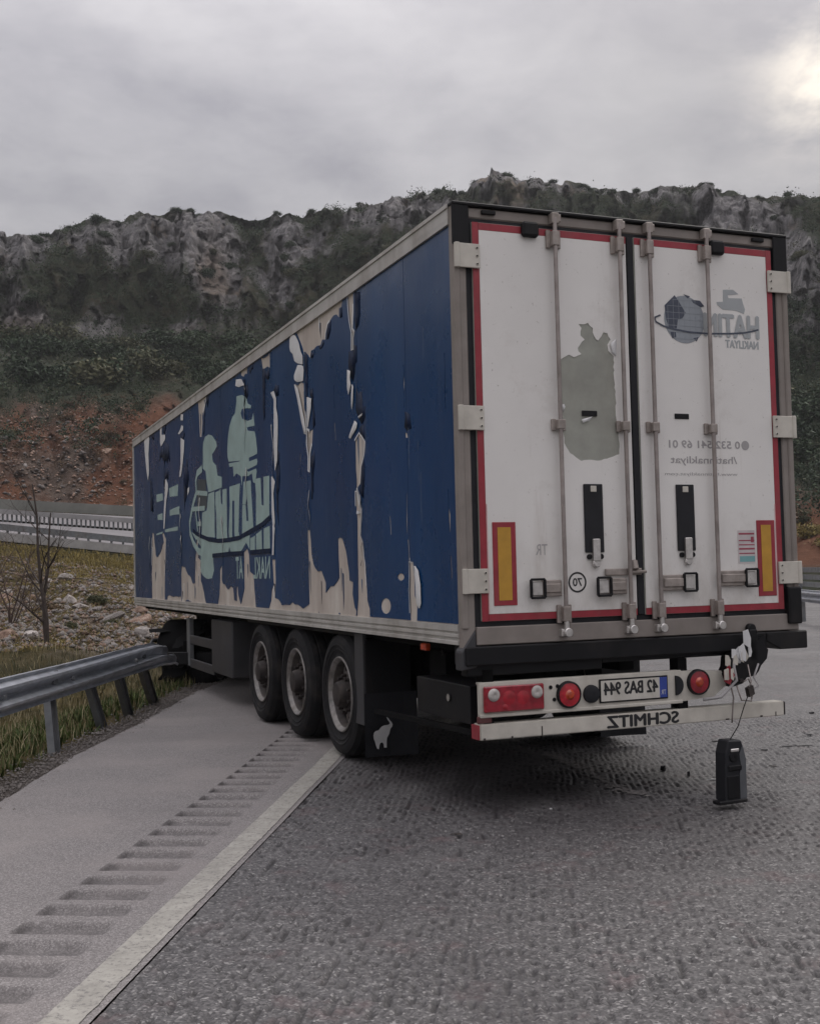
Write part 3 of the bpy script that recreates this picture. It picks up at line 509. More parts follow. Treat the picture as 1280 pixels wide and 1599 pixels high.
tanm = np.clip(tanm * 1.6 * (.7 + 1.2 * nz), 0, 1); rockm = np.maximum(rockm, tanm)
rockm = np.maximum(rockm, sstep(13, 13.6, QQ) * .5 * sstep(-.1, .2, nz))
redm = sstep(6.6, 7., QQ) * (1 - sstep(7.7, 8.3, QQ + .9 * fbm(al / 9, QQ * 0, 3, 3, 151))) * sstep(-.25, .12, fbm(al / 12, Zg / 9, 8, 3, 91) + np.interp(UU, [-200, 60, 150, 220, 700, 1280], [-.2, -.06, .26, .45, .1, .1]))
scree = zone(1.7, 2.1, 3.4, 4.0) * (1 - wr) * sstep(-.12, .26, fbm(Xg / 2.4, Yg / 4, 2, 4, 95) + .03)
grass = np.maximum(np.maximum(1 - sstep(1.3, 2.0, QQ), zone(3.4, 4.0, 5, 5.3)), .85 * (1 - scree) * zone(1.5, 2, 4, 5)) * near.clip(.25, 1)
stone = sstep(6.6, 7., QQ) * (1 - sstep(7.7, 8.4, QQ + .9 * fbm(al / 9, QQ * 0, 3, 3, 151)))
dirtm = near * (1 - sstep(.12, .42, off + .18 * fbm(Sg / .5, Tg_ / .4, 3, 3, 77)))
def mat_terrain():
    m, t, b = mat0('hillside')
    A = {k: t.attr(k) for k in ('rock', 'red', 'scree', 'grass', 'stone', 'tan', 'dirt')}
    n5 = t.noise(.5, 6, .65); n20 = t.noise(2.6, 6, .7); n1_ = t.noise(.12, 5, .6)
    veg = t.ramp(n20, [(.3, (.014, .021, .011)), (.5, (.034, .044, .024)), (.72, (.07, .072, .04))])
    veg = t.mix(t.sm(n1_, .45, .65), veg, t.ramp(n5, [(.35, (.038, .042, .024)), (.7, (.085, .072, .045))]))
    rk = t.ramp(t.noise(.42, 8, .72, st=(1.7, 1.7, .22)), [(.32, (.07, .068, .072)), (.48, (.19, .182, .186)), (.66, (.40, .383, .375))])
    rk = t.mix(t.sm(t.noise(.09, 4, .6), .58, .7), rk, (.32, .26, .2))
    rk = t.mix(A['tan'], rk, t.ramp(t.noise(.9, 6, .7, st=(1, 1, .3)), [(.3, (.14, .11, .095)), (.7, (.33, .28, .24))]))
    rk = t.mix(t.math('MULTIPLY', t.sm(t.noise(1.1, 5, .7), .54, .66), .7), rk, (.035, .04, .026))
    rd_ = t.ramp(t.noise(.55, 8, .75, st=(1, 1, .45)), [(.25, (.05, .026, .018)), (.42, (.15, .062, .034)), (.6, (.22, .1, .056)), (.8, (.27, .17, .12))])
    st_ = t.ramp(t.noise(.8, 8, .78, st=(1, 1, .5)), [(.3, (.035, .025, .021)), (.46, (.105, .074, .058)), (.58, (.17, .13, .105)), (.72, (.33, .285, .25))])
    sc_ = t.ramp(t.noise(1.9, 7, .72), [(.3, (.11, .075, .048)), (.48, (.24, .185, .135)), (.68, (.45, .4, .355))])
    dry = t.ramp(t.noise(.8, 5, .6), [(.3, (.07, .06, .024)), (.5, (.17, .135, .05)), (.7, (.29, .22, .11))])
    c = t.mix(A['rock'], veg, rk); c = t.mix(A['stone'], c, st_); c = t.mix(A['red'], c, rd_); c = t.mix(A['scree'], c, sc_)
    c = t.mix(A['grass'], c, dry); c = t.mix(A['dirt'], c, t.ramp(t.noise(14, 6, .7), [(.3, (.15, .125, .11)), (.55, (.225, .195, .175)), (.75, (.32, .285, .26))]))
    t.l.new(c, b.inputs['Base Color']); b.inputs['Roughness'].default_value = .95; b.inputs['Specular IOR Level'].default_value = .15
    t.l.new(t.bump(t.noise(1.4, 8, .8), 1., .9), b.inputs['Normal']); return m
V = np.stack([Xg, Yg, Zg], -1).reshape(-1, 3)
o = link('hillside', np_mesh('hillside', V, grid_faces(NROW, NCOL), mat_terrain(), {'rock': rockm, 'red': redm, 'scree': scree, 'grass': grass, 'stone': stone, 'tan': tanm, 'dirt': dirtm})); prop(o, kind='structure')
gb = MB(); gb.v = [(900 * math.cos(6.2832 * i / 48), 900 * math.sin(6.2832 * i / 48), -1.6) for i in range(48)]; gb.f = [tuple(range(48))]; gb.m = [0]
prop(gb.build('ground', mat('far_ground', (.08, .075, .05), .95, vs=.05), recalc=False), kind='structure')
def tz(u, q):                                              # a terrain point at column u (fractional px) and row parameter q
    c = int(np.clip(np.searchsorted(cols, u), 0, NCOL - 1)); r = int(np.clip(np.searchsorted(Q, q), 0, NROW - 1))
    return Vector((Xg[r, c], Yg[r, c], Zg[r, c]))
# far carriageways across the valley
def far_strip(name, q0, q1, lift, m, u0=-700, u1=520):
    cs = [i for i, u in enumerate(cols) if u0 < u < u1]; qs = np.linspace(q0, q1, 9)
    P = [[None] * len(cs) for _ in qs]; vs = []
    for q in qs:
        k = int(min(q, 14)); f = q - k
        for i in cs:
            d = Dk[k, i] * (1 - f) + Dk[k + 1, i] * f; z = Zk[k, i] * (1 - f) + Zk[k + 1, i] * f
            vs.append((d * math.sin(AZ[i]), d * math.cos(AZ[i]), z + lift))
    o = link(name, np_mesh(name, np.array(vs), grid_faces(len(qs), len(cs)), m)); prop(o, kind='structure')
far_strip('far_road', 5.04, 5.46, .22, M_farroad); far_strip('far_road', 5.52, 5.93, .22, M_farroad)
def far_pt(u, q, dz=0):
    k = int(q); f = q - k; i = int(np.clip(np.searchsorted(cols, u), 0, NCOL - 1))
    d = Dk[k, i] * (1 - f) + Dk[k + 1, i] * f; z = Zk[k, i] * (1 - f) + Zk[k + 1, i] * f
    return Vector((d * math.sin(AZ[i]), d * math.cos(AZ[i]), z + .22 + dz))
def far_rail(q, label, mrail, mpost, step, hi=.78, lo=.46, base=None):
    r = empty('guardrail', far_pt(100, q)); prop(r, label, 'guardrail'); inv = -r.location
    us = list(np.arange(-640, 480, 14.4)); b = MB(); p = MB(); k_ = MB()
    for a, c in zip(us[:-1], us[1:]):
        A_, C_ = far_pt(a, q) + inv, far_pt(c, q) + inv
        b.bar(A_ + Vector((0, 0, (hi + lo) / 2)), C_ + Vector((0, 0, (hi + lo) / 2)), .07, hi - lo)
        if base: k_.bar(A_ + Vector((0, 0, base / 2 - .05)), C_ + Vector((0, 0, base / 2 - .05)), .35, base + .1)
    for a in np.arange(-640, 480, step):
        A_ = far_pt(a, q) + inv; p.box(A_.x - .05, A_.x + .05, A_.y + .05, A_.y + .16, A_.z - .1, A_.z + hi - .05)
    b.build('rail', mrail, r); prop(p.build('posts', mpost, r), kind='stuff')
    if base: k_.build('kerb', M_conc, r)
far_rail(5.02, 'dark steel guardrail over a pale kerb along the near side of the far road', M_galvd, M_galvd, 18, base=.34)
far_rail(5.49, 'pale median guardrail on many short posts between the far carriageways', mat('pale_rail', (.3, .29, .29), .6, vs=.5), M_galvd, 7.2)
far_rail(5.97, 'low grey barrier at the foot of the red rock cutting', mat('grey_green_barrier', (.2, .2, .18), .8, vs=.5), M_galvd, 14.4, hi=.8, lo=.0)

# ------------------------------------------------------------------ thin haze over the valley
def haze(density):
    b = MB(); b.box(-920, 920, -920, 920, -2.7, 95); o = b.build('haze', []); prop(o, kind='stuff')
    m = bpy.data.materials.new('haze'); m.use_nodes = True; n = m.node_tree.nodes; n.clear()
    v = n.new('ShaderNodeVolumePrincipled'); v.inputs['Color'].default_value = (.93, .94, .97, 1); v.inputs['Density'].default_value = density; v.inputs['Anisotropy'].default_value = .2
    u = n.new('ShaderNodeOutputMaterial'); m.node_tree.links.new(v.outputs[0], u.inputs['Volume']); o.data.materials.append(m)
haze(.00027)
# ------------------------------------------------------------------ trailer materials
def mat_film():
    m, t, b = mat0('blue_film')
    c = t.ramp(t.noise(1.1, 5, .6, st=(1, 1, .25)), [(.3, (.0045, .034, .106)), (.7, (.0075, .053, .156))])
    c = t.mix(t.math('MULTIPLY', t.sm(t.noise(2.2, 7, .7, st=(1, 2.5, .12)), .55, .75), .09), c, (.16, .18, .24))
    t.l.new(c, b.inputs['Base Color']); b.inputs['Specular IOR Level'].default_value = .38
    t.l.new(t.ramp(t.noise(1.6, 5, .6), [(.3, (.22,) * 3), (.7, (.38,) * 3)]), b.inputs['Roughness'])
    h = t.math('ADD', t.noise(1.4, 3, .5, st=(1, 1, .5)), t.math('MULTIPLY', t.noise(14, 4, .6, st=(1, 1, .3)), .08))
    t.l.new(t.bump(h, .35, .03), b.inputs['Normal']); return m
M_film = mat_film()
def mat_substrate():
    m, t, b = mat0('bared_panel')
    c = t.ramp(t.noise(2.5, 6, .65, st=(1, 1, .35)), [(.3, (.38, .325, .285)), (.55, (.52, .465, .41)), (.75, (.66, .63, .57))])
    c = t.mix(t.math('MULTIPLY', t.sm(t.noise(7, 5, .7, st=(1, 3, .3)), .6, .72), .6), c, (.24, .18, .15))
    t.l.new(c, b.inputs['Base Color']); b.inputs['Roughness'].default_value = .75
    t.l.new(t.bump(t.noise(60, 4, .7), .3, .004), b.inputs['Normal']); return m
M_sub = mat_substrate()
M_shadeprint = mat('film_shade_and_print', (.003, .012, .040), .7, var=.5, vs=16, spec=.25, bump=.2, bs=22, bd=.03, st=(1, 1, .3))  # navy for painted film shade, also for dark print lines and scraps
M_white = mat('white_panel', (.77, .745, .72), .42, var=.04, vs=1.4, dust=.13, bump=.04, bs=2, bd=.02)
def mat_door():
    m, t, b = mat0('door_paint')
    c = t.ramp(t.noise(1.3, 4, .6), [(.3, (.72, .70, .675)), (.7, (.80, .78, .75))])
    run = t.math('MULTIPLY', t.sm(t.noise(6, 6, .7, st=(1, 1, .06)), .56, .72), t.sm(t.noise(1.1, 4, .6), .4, .65))
    c = t.mix(t.math('MULTIPLY', run, .45), c, (.42, .36, .31))
    c = t.mix(t.math('MULTIPLY', t.sm(t.noise(2.1, 7, .75), .52, .72), .35), c, (.5, .46, .42))
    c = t.mix(t.math('MULTIPLY', t.sm(t.noise(45, 3, .6), .68, .74), .5), c, (.3, .26, .22))
    sp = t.new('ShaderNodeSeparateXYZ'); t.l.new(t.co(), sp.inputs[0])
    low = t.math('MULTIPLY', t.sm(sp.outputs[2], 2.0, 1.2), t.sm(t.noise(4, 6, .7, st=(1, 1, .4)), .38, .65)); c = t.mix(t.math('MULTIPLY', low, .4), c, (.4, .36, .31))
    t.l.new(c, b.inputs['Base Color']); b.inputs['Roughness'].default_value = .45
    t.l.new(t.bump(t.noise(2.2, 3, .5), .12, .03), b.inputs['Normal']); return m
M_door = mat_door()
M_under = mat('film_underside', (.66, .66, .66), .6, var=.1, vs=6)
M_scr = mat('scratched_film', (.10, .14, .22), .6, var=.3, vs=20)
M_mint = mat('pale_mint_print', (.335, .455, .44), .45, var=.12, vs=4, dust=.1)
M_greyprint = mat('dark_grey_print', (.055, .07, .08), .5, var=.2, vs=6)
M_alu = mat('aluminium_rail', (.50, .485, .455), .5, .25, var=.14, vs=5, dust=.55, st=(1, .25, 2))
M_frame = mat('grimy_steel_frame', (.255, .225, .205), .6, .1, var=.16, vs=4, dust=.35)
M_black = mat('black_paint', (.006, .006, .0075), .55, var=.3, vs=6, dust=.07, spec=.28)
M_dark = mat('dark_chassis', (.004, .004, .0045), .85, var=.3, vs=5, dust=.03, spec=.15)
M_rubber = mat('rubber', (.012, .012, .0135), .8, var=.25, vs=14, dust=.14, spec=.3)
M_seal = mat('door_seal', (.013, .0135, .017), .6, var=.2, vs=8, spec=.35)
M_red = mat('red_tape', (.30, .025, .04), .45, var=.18, vs=9, dust=.2)
M_amber = mat('amber_plate', (.50, .27, .035), .5, var=.1, vs=12)
M_steel = mat('worn_zinc_rod', (.33, .29, .275), .42, .6, var=.25, vs=9, dust=.3)
M_bracket = mat('cast_bracket', (.34, .30, .275), .5, .45, var=.25, vs=14, dust=.35)
M_bright = mat('bright_metal', (.62, .60, .58), .32, .8, var=.2, vs=20)
M_cream = mat('cream_paint', (.56, .53, .47), .5, var=.12, vs=7, dust=.3)
M_dish = mat('dark_wheel_disc', (.095, .086, .083), .5, .35, var=.4, vs=14, dust=.4)  # disc and inner barrel, darker than the lip
M_rim = mat('silver_wheel', (.23, .22, .212), .5, .5, var=.45, vs=14, dust=.55)
M_hub = mat('rusty_hub', (.028, .022, .021), .7, .2, var=.5, vs=16, dust=.25)
M_ink = mat('black_ink', (.015, .015, .017), .6, var=.1)
M_print = mat('faded_grey_print', (.36, .345, .345), .6, var=.1)
M_globe = mat('globe_grey', (.285, .31, .34), .5, var=.06)
M_logo = mat('logo_grey', (.37, .39, .40), .5, var=.06)
M_navy = mat('navy_print', (.06, .07, .10), .5, var=.15, vs=30)
M_patch = mat('bared_door_panel', (.33, .335, .295), .62, var=.2, vs=3.5, dust=.25)
M_blueband = mat('plate_blue', (.03, .06, .30), .5)
M_sideb = mat('grey_painted_steel', (.045, .045, .049), .55, .1, var=.15, vs=5, dust=.15)
def mat_lens(name, col, rough=.18):
    m, t, b = mat0(name)
    c = t.ramp(t.noise(24, 2, .5), [(.35, tuple(x * .6 for x in col)), (.65, col)])
    t.l.new(c, b.inputs['Base Color']); b.inputs['Roughness'].default_value = rough; b.inputs['Coat Weight'].default_value = .6
    t.l.new(t.bump(t.noise(140, 1), .3, .002), b.inputs['Normal']); return m
M_lensr = mat_lens('red_lens', (.5, .015, .03)); M_lensd = mat_lens('deep_red_lens', (.34, .012, .028)); M_lenso = mat_lens('orange_lens', (.55, .07, .02)); M_lensw = mat_lens('clear_lens', (.6, .56, .53), .12)
M_lensd2 = mat_lens('bright_red_lens', (.44, .012, .028))
# ------------------------------------------------------------------ trailer
TW, TL, ZB, ZT = 2.6, 13.58, 1.06, 3.885
TR = empty('semi_trailer', (.325, 7.3491, 0), .3808)
prop(TR, 'refrigerated semi-trailer with torn blue side film and white rear doors', 'semi-trailer')
def rear3(l): return lambda a, z, d=0: (a, l + d, z)
def side3(x): return lambda l, z, d=0: (x + d, l, z)
def text_on(name, s, m, par, u0, u1, v0, v1, to3, mirror=True, bold=.0, fat=0.):
    """letters as thin plates; u0..u1, v0..v1 is the box they fill"""
    cu = bpy.data.curves.new('lettering', 'FONT'); cu.body = s; cu.size = 1; cu.offset = bold; cu.extrude = 0; cu.resolution_u = 3
    ob = bpy.data.objects.new('lettering', cu); COL.objects.link(ob)
    dg = bpy.context.evaluated_depsgraph_get(); me = bpy.data.meshes.new_from_object(ob.evaluated_get(dg))
    bpy.data.objects.remove(ob); bpy.data.curves.remove(cu)
    xs = [v.co.x for v in me.vertices]; ys = [v.co.y for v in me.vertices]; x0, x1, y0, y1 = min(xs), max(xs), min(ys), max(ys)
    b = MB(); 
    for v in me.vertices:
        u = (v.co.x - x0) / (x1 - x0); w = (v.co.y - y0) / (y1 - y0)
        b.v.append(to3(u1 + (u0 - u1) * u if mirror else u0 + (u1 - u0) * u, v0 + (v1 - v0) * w, 0))
    for p in me.polygons: b.f.append(tuple(p.vertices)); b.m.append(0)
    if fat:
        v0_, f0_ = list(b.v), list(b.f)
        for du, dv, dd in ((-fat, 0, .0002), (fat, 0, .0004), (0, fat * .6, .0006), (0, -fat * .6, .0008)):
            o0 = Vector(to3(0, 0, dd)) - Vector(to3(0, 0, 0)) + Vector(to3(du, dv, 0)) - Vector(to3(0, 0, 0)); b.add([tuple(Vector(p) + o0) for p in v0_], f0_)
    bpy.data.meshes.remove(me)
    return b.build(name, m, par, recalc=False)
def plate(name, P, m, par, to3, thick=.002):
    return cut_sheet(P, [], to3, thick).build(name, m, par, recalc=False)
def stroke(P, w, to3, d=0):
    b = MB(); vs = []
    for i, p in enumerate(P):
        a, c = Vector(P[max(i - 1, 0)]), Vector(P[min(i + 1, len(P) - 1)]); n = (c - a).normalized(); n = Vector((-n.y, n.x)) * w / 2
        vs += [to3(p[0] + n.x, p[1] + n.y, d), to3(p[0] - n.x, p[1] - n.y, d)]
    return b.add(vs, [(2 * i, 2 * i + 1, 2 * i + 3, 2 * i + 2) for i in range(len(P) - 1)])
# cargo box and its frame
b = MB(); b.box(0, TW, .07, TL - .02, ZB + .12, ZT - .06); b.build('cargo_box', M_sub, TR)
b = MB(); b.box(.02, TW - .02, .08, TL - .03, ZT - .06, ZT - .005); b.build('roof', M_white, TR)
rail = [(-.022, 0), (-.022, .115), (-.012, .128), (.05, .128), (.05, 0)]
for sgn, ox in ((1, 0), (-1, TW)):
    b = MB(); b.sweep([(ox + sgn * x, ZT - .125 + z) for x, z in rail], .055, TL)
    b.sweep([(ox + sgn * x, ZT + z) for x, z in [(-.03, -.02), (-.03, .006), (.06, .006), (.06, -.004), (-.018, -.004), (-.018, -.02)]], .05, TL)
    b.build('roof_rail', M_alu, TR, smooth=False)
    low = [(-.02, 0), (-.02, .022), (-.008, .026), (-.008, .045), (-.02, .049), (-.02, .068), (-.008, .072), (-.008, .082), (-.02, .086), (-.02, .125), (.04, .125), (.04, 0)]
    b = MB(); b.sweep([(ox + sgn * x, ZB + z) for x, z in low], .06, TL - .01); b.build('side_rail', M_alu, TR)
    b = MB(); b.box(*sorted((ox - sgn * .024, ox + sgn * .06)), TL - .06, TL + .012, ZB + .01, ZT - .01); b.build('corner_post', M_alu, TR, bevel=.01)
b = MB(); b.box(.06, TW - .06, TL - .03, TL, ZB, ZT - .02); b.build('front_wall', M_white, TR)
b = MB(); b.box(.5, 2.1, TL, TL + .42, 1.75, 3.75); b.box(.55, 2.05, TL + .42, TL + .45, 2.9, 3.6); b.build('cooling_unit', M_white, TR, bevel=.03)
# film on the left side, in strips as it was stuck on
rg = random.Random(3)
holes = [ragged(h, .075, .010, rg, 2.6) for h in TEARS]
seams = [.075, .886, 1.905, 3.30, 4.465, 5.62, 6.76, 8.05, 9.38, 10.58, 12.02, 13.52]
for i, (a, c) in enumerate(zip(seams[:-1], seams[1:])):
    g = .0035
    mb = cut_sheet([(a + g, ZB + .132), (c - g, ZB + .132), (c - g, ZT - .128), (a + g, ZT - .128)], holes, side3(-.005), .005)
    mb.build('vinyl_film', M_film, TR, recalc=False)
for P in CURLS: ribbon(P, side3(-.005), 1.0).build('film_curl', M_under, TR, recalc=False, smooth='all')
for k, P in enumerate(SHADES):  # nearly flat navy patches: shade of loose film put into the colour
    cx_ = sum(p[0] for p in P) / len(P); P = [(cx_ + (p[0] - cx_) * .7, p[1]) for p in P]
    cut_sheet(ragged(P, .05, .014, rg, 4.0), holes if k % 3 else [], lambda l, z, d, k=k: (-.0060 - .0015 * math.sin(z * 23 + k) ** 2 + d, l, z), .001).build('film_shade', M_shadeprint, TR, recalc=False, smooth='all')
# frayed pale edges along the tears and scratches down the film
for h in holes:
    zs = [p[1] for p in h]
    if max(zs) - min(zs) < .35 or max(p[0] for p in h) - min(p[0] for p in h) < .09: continue
    for rep in range(3 if max(zs) - min(zs) > .9 else 2):
        i0 = rg.randrange(len(h)); n_ = rg.randint(4, 9); P = [h[(i0 + i) % len(h)] for i in range(n_)]
        if max(abs(P[i][0] - P[i - 1][0]) for i in range(1, n_)) < .25 and abs(P[0][1] - P[-1][1]) > .1 and min(p[1] for p in P) > ZB + .15:
            stroke(P, rg.uniform(.010, .026) * (1 + P[0][0] * .12), side3(-.0085)).build('frayed_edge', M_under, TR, recalc=False)
for k in range(30):                                         # thin pale shreds hanging along the seams
    l = rg.choice(seams[2:-1]) + rg.uniform(-.05, .05); z = rg.uniform(1.6, 3.7); L_ = rg.uniform(.12, .6); w_ = rg.uniform(.008, .018) * (1 + l * .12); n_ = 7
    P = [(l + .02 * math.sin(i * 1.3 + k) * (1 + l * .1), z - L_ * i / n_) for i in range(n_ + 1)]
    if P[-1][1] < ZB + .2 or z > ZT - .2: continue
    b = MB(); vs = []
    for i, p in enumerate(P):
        h_ = w_ * (1 - .8 * i / n_) * rg.uniform(.6, 1.2); o_ = .003 + .012 / (1 + l * .5) * abs(math.sin(i * .9 + k)); vs += [(-.008 - o_, p[0] - h_, p[1]), (-.008 - .3 * o_, p[0] + h_, p[1])]
    b.add(vs, [(2 * i, 2 * i + 1, 2 * i + 3, 2 * i + 2) for i in range(n_)]); b.build('film_shred', rg.choice([M_under, M_under, M_shadeprint]), TR, recalc=False)
for h in holes:                                              # slivers of film still stuck inside the bared patches
    x0_, x1_ = min(p[0] for p in h), max(p[0] for p in h); z0_, z1_ = min(p[1] for p in h), max(p[1] for p in h)
    if x1_ - x0_ < .2 or z1_ - z0_ < .25: continue
    for k in range(int(4 + (x1_ - x0_) * 6)):
        l = rg.uniform(x0_, x1_); z = rg.uniform(z0_, z1_); L_ = rg.uniform(.06, .3)
        if pip(l, z, h) and pip(l, z - L_, h):
            w_ = rg.uniform(.008, .03); P = [(l - w_, z), (l + w_ * .8, z + .01), (l + w_ * .5, z - L_ * .5), (l + rg.uniform(-.01, .01), z - L_), (l - w_ * .7, z - L_ * .6)]
            plate('film_sliver', P, rg.choice([M_film, M_shadeprint, M_scr, M_under]), TR, side3(-.002), .001)
for k in range(34):
    l = rg.choice(seams[1:-1]) + rg.uniform(-.25, .25) if k % 2 else rg.uniform(.2, 12.5); z = rg.uniform(1.5, 3.4); L_ = rg.uniform(.08, .55); w_ = rg.uniform(.004, .009) * (1 + l * .1)
    stroke([(l + rg.uniform(-.006, .006), z + L_ * i / 4) for i in range(5)], w_, side3(-.0062)).build('scratch', M_scr, TR, recalc=False)
for P in MINT:
    cut_sheet(ragged(P, .3, .004, rg), holes, side3(-.0065), .001).build('side_print', M_mint, TR, recalc=False)
for P in GREYS: cut_sheet(P, holes, side3(-.0068), .001).build('side_print', M_greyprint, TR, recalc=False)
for k, P in enumerate(RINGS): stroke(P, (.09, .06, .06, .06, .06, .05, .05, .05)[k], side3(-.0082 - .0004 * k)).build('side_print', M_mint if k < 5 else M_shadeprint, TR, recalc=False)
text_on('side_lettering', 'NAKL', M_mint, TR, 4.66, 5.35, 1.49, 1.715, side3(-.0068), mirror=False, bold=.02)
text_on('side_lettering', 'AT', M_mint, TR, 5.80, 6.14, 1.49, 1.735, side3(-.0068), mirror=False, bold=.02)
b = MB(); b.box(TW, TW + .004, .08, TL - .06, ZB + .132, ZT - .128); b.build('vinyl_film', M_film, TR)
# rear frame
b = MB()
for x0, x1 in ((-.012, .078), (TW - .078, TW + .012)): b.box(x0, x1, 0, .07, ZB - .03, ZT - .005)
b.box(.078, TW - .078, .005, .07, ZT - .085, ZT - .015)
for x0, x1 in ((-.016, .03), (TW - .03, TW + .016)): b.box(x0, x1, -.012, .03, ZB + .1, ZT - .3)
b.build('rear_frame', M_frame, TR, bevel=.008)
b = MB(); b.box(-.02, TW + .02, -.02, .08, ZT - .012, ZT + .012); b.box(-.022, .1, -.014, -.001, ZT - .27, ZT - .006); b.box(TW - .1, TW + .022, -.014, -.001, ZT - .27, ZT - .006)
b.build('header_trim', M_black, TR, bevel=.006)
b = MB(); b.box(.08, TW - .005, -.01, .07, 1.056, 1.172); b.build('rear_sill', M_frame, TR, bevel=.006)
b = MB(); b.box(.078, TW - .078, .012, .05, 1.173, ZT - .086); b.build('door_seal', M_seal, TR)
for x in (.24, 2.37): b = MB(); b.box(x - .05, x + .05, -.02, .004, ZT - .058, ZT - .03); b.build('header_lamp', M_black, TR, bevel=.005)
b = MB(); b.add([(-.03, -.01, 1.02), (.075, -.01, 1.16), (.08, -.01, .92), (-.03, -.01, .90), (-.03, .09, 1.02), (.075, .09, 1.16), (.08, .09, .92), (-.03, .09, .90)], [(0, 1, 2, 3), (4, 7, 6, 5), (0, 4, 5, 1), (1, 5, 6, 2), (2, 6, 7, 3), (3, 7, 4, 0)])
b.build('post_foot', M_sideb, TR, bevel=.008)
# doors
def bolt_row(b, pts, r, h, y, mi):
    for x, z in pts: b.cyl((x, y, z), (x, y - h, z), r, n=8, mi=mi)
def door(x0, x1, side):
    holes_ = [ragged(PEEL, .022, .0065, rg)] if side == 'l' else []
    b = MB(); b.box(x0, x1, -.004, .045, 1.205, 3.775); D = b.build('rear_door', [M_patch, M_seal], TR, bevel=.006)
    f0, f1 = (x0 + .048, x1 - .006) if side == 'l' else (x0 + .006, x1 - .048)
    mb = cut_sheet([(f0, 1.252), (f1, 1.252), (f1, 3.722), (f0, 3.722)], holes_, rear3(-.008), .004); mb.build('door_skin', M_door, D, recalc=False)
    # reflective tape
    b = MB(); xe = (x0 + .001, x0 + .046) if side == 'l' else (x1 - .046, x1 - .001)
    b.box(xe[0], xe[1], -.008, -.005, 1.206, 3.772); b.box(f0 if side == 'l' else x0 + .004, x1 - .004 if side == 'l' else f1, -.0078, -.005, 3.724, 3.77); b.box(f0 if side == 'l' else x0 + .004, x1 - .004 if side == 'l' else f1, -.0078, -.005, 1.207, 1.25)
    b.build('reflective_tape', M_red, D, recalc=False)
    ms = M_white; xs_ = (x0 + .048, x0 + .054) if side == 'l' else (x1 - .054, x1 - .048)
    b = MB(); b.box(xs_[0], xs_[1], -.0105, -.008, 1.255, 1.95); b.build('tape_edge', mat('pink_tape_edge', (.6, .36, .36), .5), D, recalc=False)
    # hinges
    for z in (3.545, 2.50, 1.462):
        b = MB(); hx0, hx1 = (-.006, .165) if side == 'l' else (TW - .165, TW + .03)
        b.box(hx0, hx1, -.028, -.012, z - .078, z + .078)
        b.cyl((hx0 + .012 if side == 'l' else hx1 - .016, -.02, z - .08), (hx0 + .012 if side == 'l' else hx1 - .016, -.02, z + .08), .02, n=12)
        bx = .143 if side == 'l' else TW - .143
        for dz in (-.052, 0, .052): b.cyl((bx, -.026, z + dz), (bx, -.034, z + dz), .0095, n=8, mi=1)
        b.build('hinge', [M_cream, M_black], D, bevel=.003)
    # locking bars
    for bx in ((.703, 1.195) if side == 'l' else (1.43, 1.90)):
        b = MB(); b.cyl((bx, -.05, 1.16), (bx, -.05, 3.84), .0145, n=12)
        b.build('locking_bar', M_steel, D, smooth=True)
        for z, hh in ((3.70, .06), (2.47, .038), (1.235, .06)):   # guides
            b = MB(); b.box(bx - .052, bx - .02, -.03, -.008, z - hh, z + hh); b.box(bx + .02, bx + .052, -.03, -.008, z - hh, z + hh); b.box(bx - .026, bx + .026, -.068, -.008, z - hh * .8, z + hh * .8)
            b.build('bar_guide', M_bracket, D, bevel=.004)
        b = MB(); b.box(bx - .022, bx + .03, -.06, .0, 3.80, 3.872); b.box(bx + .022, bx + .05, -.05, .0, 3.815, 3.865); b.build('bar_cam', M_bracket, D, bevel=.004)
        b = MB(); b.cyl((bx, -.05, 1.105), (bx, -.05, 1.19), .018, n=10); b.cyl((bx + .004, -.075, 1.115), (bx + .004, .0, 1.115), .03, n=12); b.box(bx - .036, bx - .012, -.05, -.005, 1.09, 1.14)
        b.build('bar_cam', M_bright, D, bevel=.004)
    # handles
    hs = ((.703, -1, .0), (1.195, -1, .0)) if side == 'l' else ((1.43, 1, .012), (1.90, 1, .03))
    for bx, sg, dz in hs:
        z0, z1 = 1.345 + dz, 1.463 + dz; L_ = .25 if bx != 1.43 else .29
        if bx == 1.90: L_ = .33
        b = MB(); b.box(*sorted((bx + sg * .02, bx + sg * (L_ - .09))), -.04, -.01, z0 + .006, z1 - .006); b.box(*sorted((bx + sg * .03, bx + sg * (L_ - .1))), -.052, -.038, z0 + .03, z1 - .03); b.build('handle_plate', M_bracket, D, bevel=.005)
        b = MB(); xa, xb = sorted((bx + sg * (L_ - .1), bx + sg * L_)); pts = [(xb, -.05, z0), (xb, -.05, z1), (xa, -.05, z1), (xa, -.05, z0), (xb, -.05, z0)]
        for p, q in zip(pts[:-1], pts[1:]): b.bar(p, q, .016, .02, up=(0, 1, 0))
        b.build('door_handle', M_black, D, bevel=.004)
        b = MB(); b.box(xa + .012, xb - .012, -.045, -.03, z0 + .014, z1 - .014); b.build('handle_dish', M_bright, D, bevel=.004)
    # black straps that hold the open doors
    xa, xb = (.878, 1.022) if side == 'l' else (1.60, 1.745)
    b = MB(); b.box(xa, xb, -.02, -.009, 1.63, 2.083); b.build('rubber_strip', M_seal, D, bevel=.004)
    b = MB(); b.box(xa + .05, xb - .05, -.026, -.018, 2.03, 2.07); b.build('strip_hook', M_cream, D, bevel=.003)
    b = MB(); b.box(xa + .048, xb - .042, -.045, -.018, 1.57, 1.72); b.cyl((xa + .075, -.04, 1.56), (xa + .075, -.015, 1.56), .03, n=12); b.build('door_catch', M_bright, D, bevel=.006)
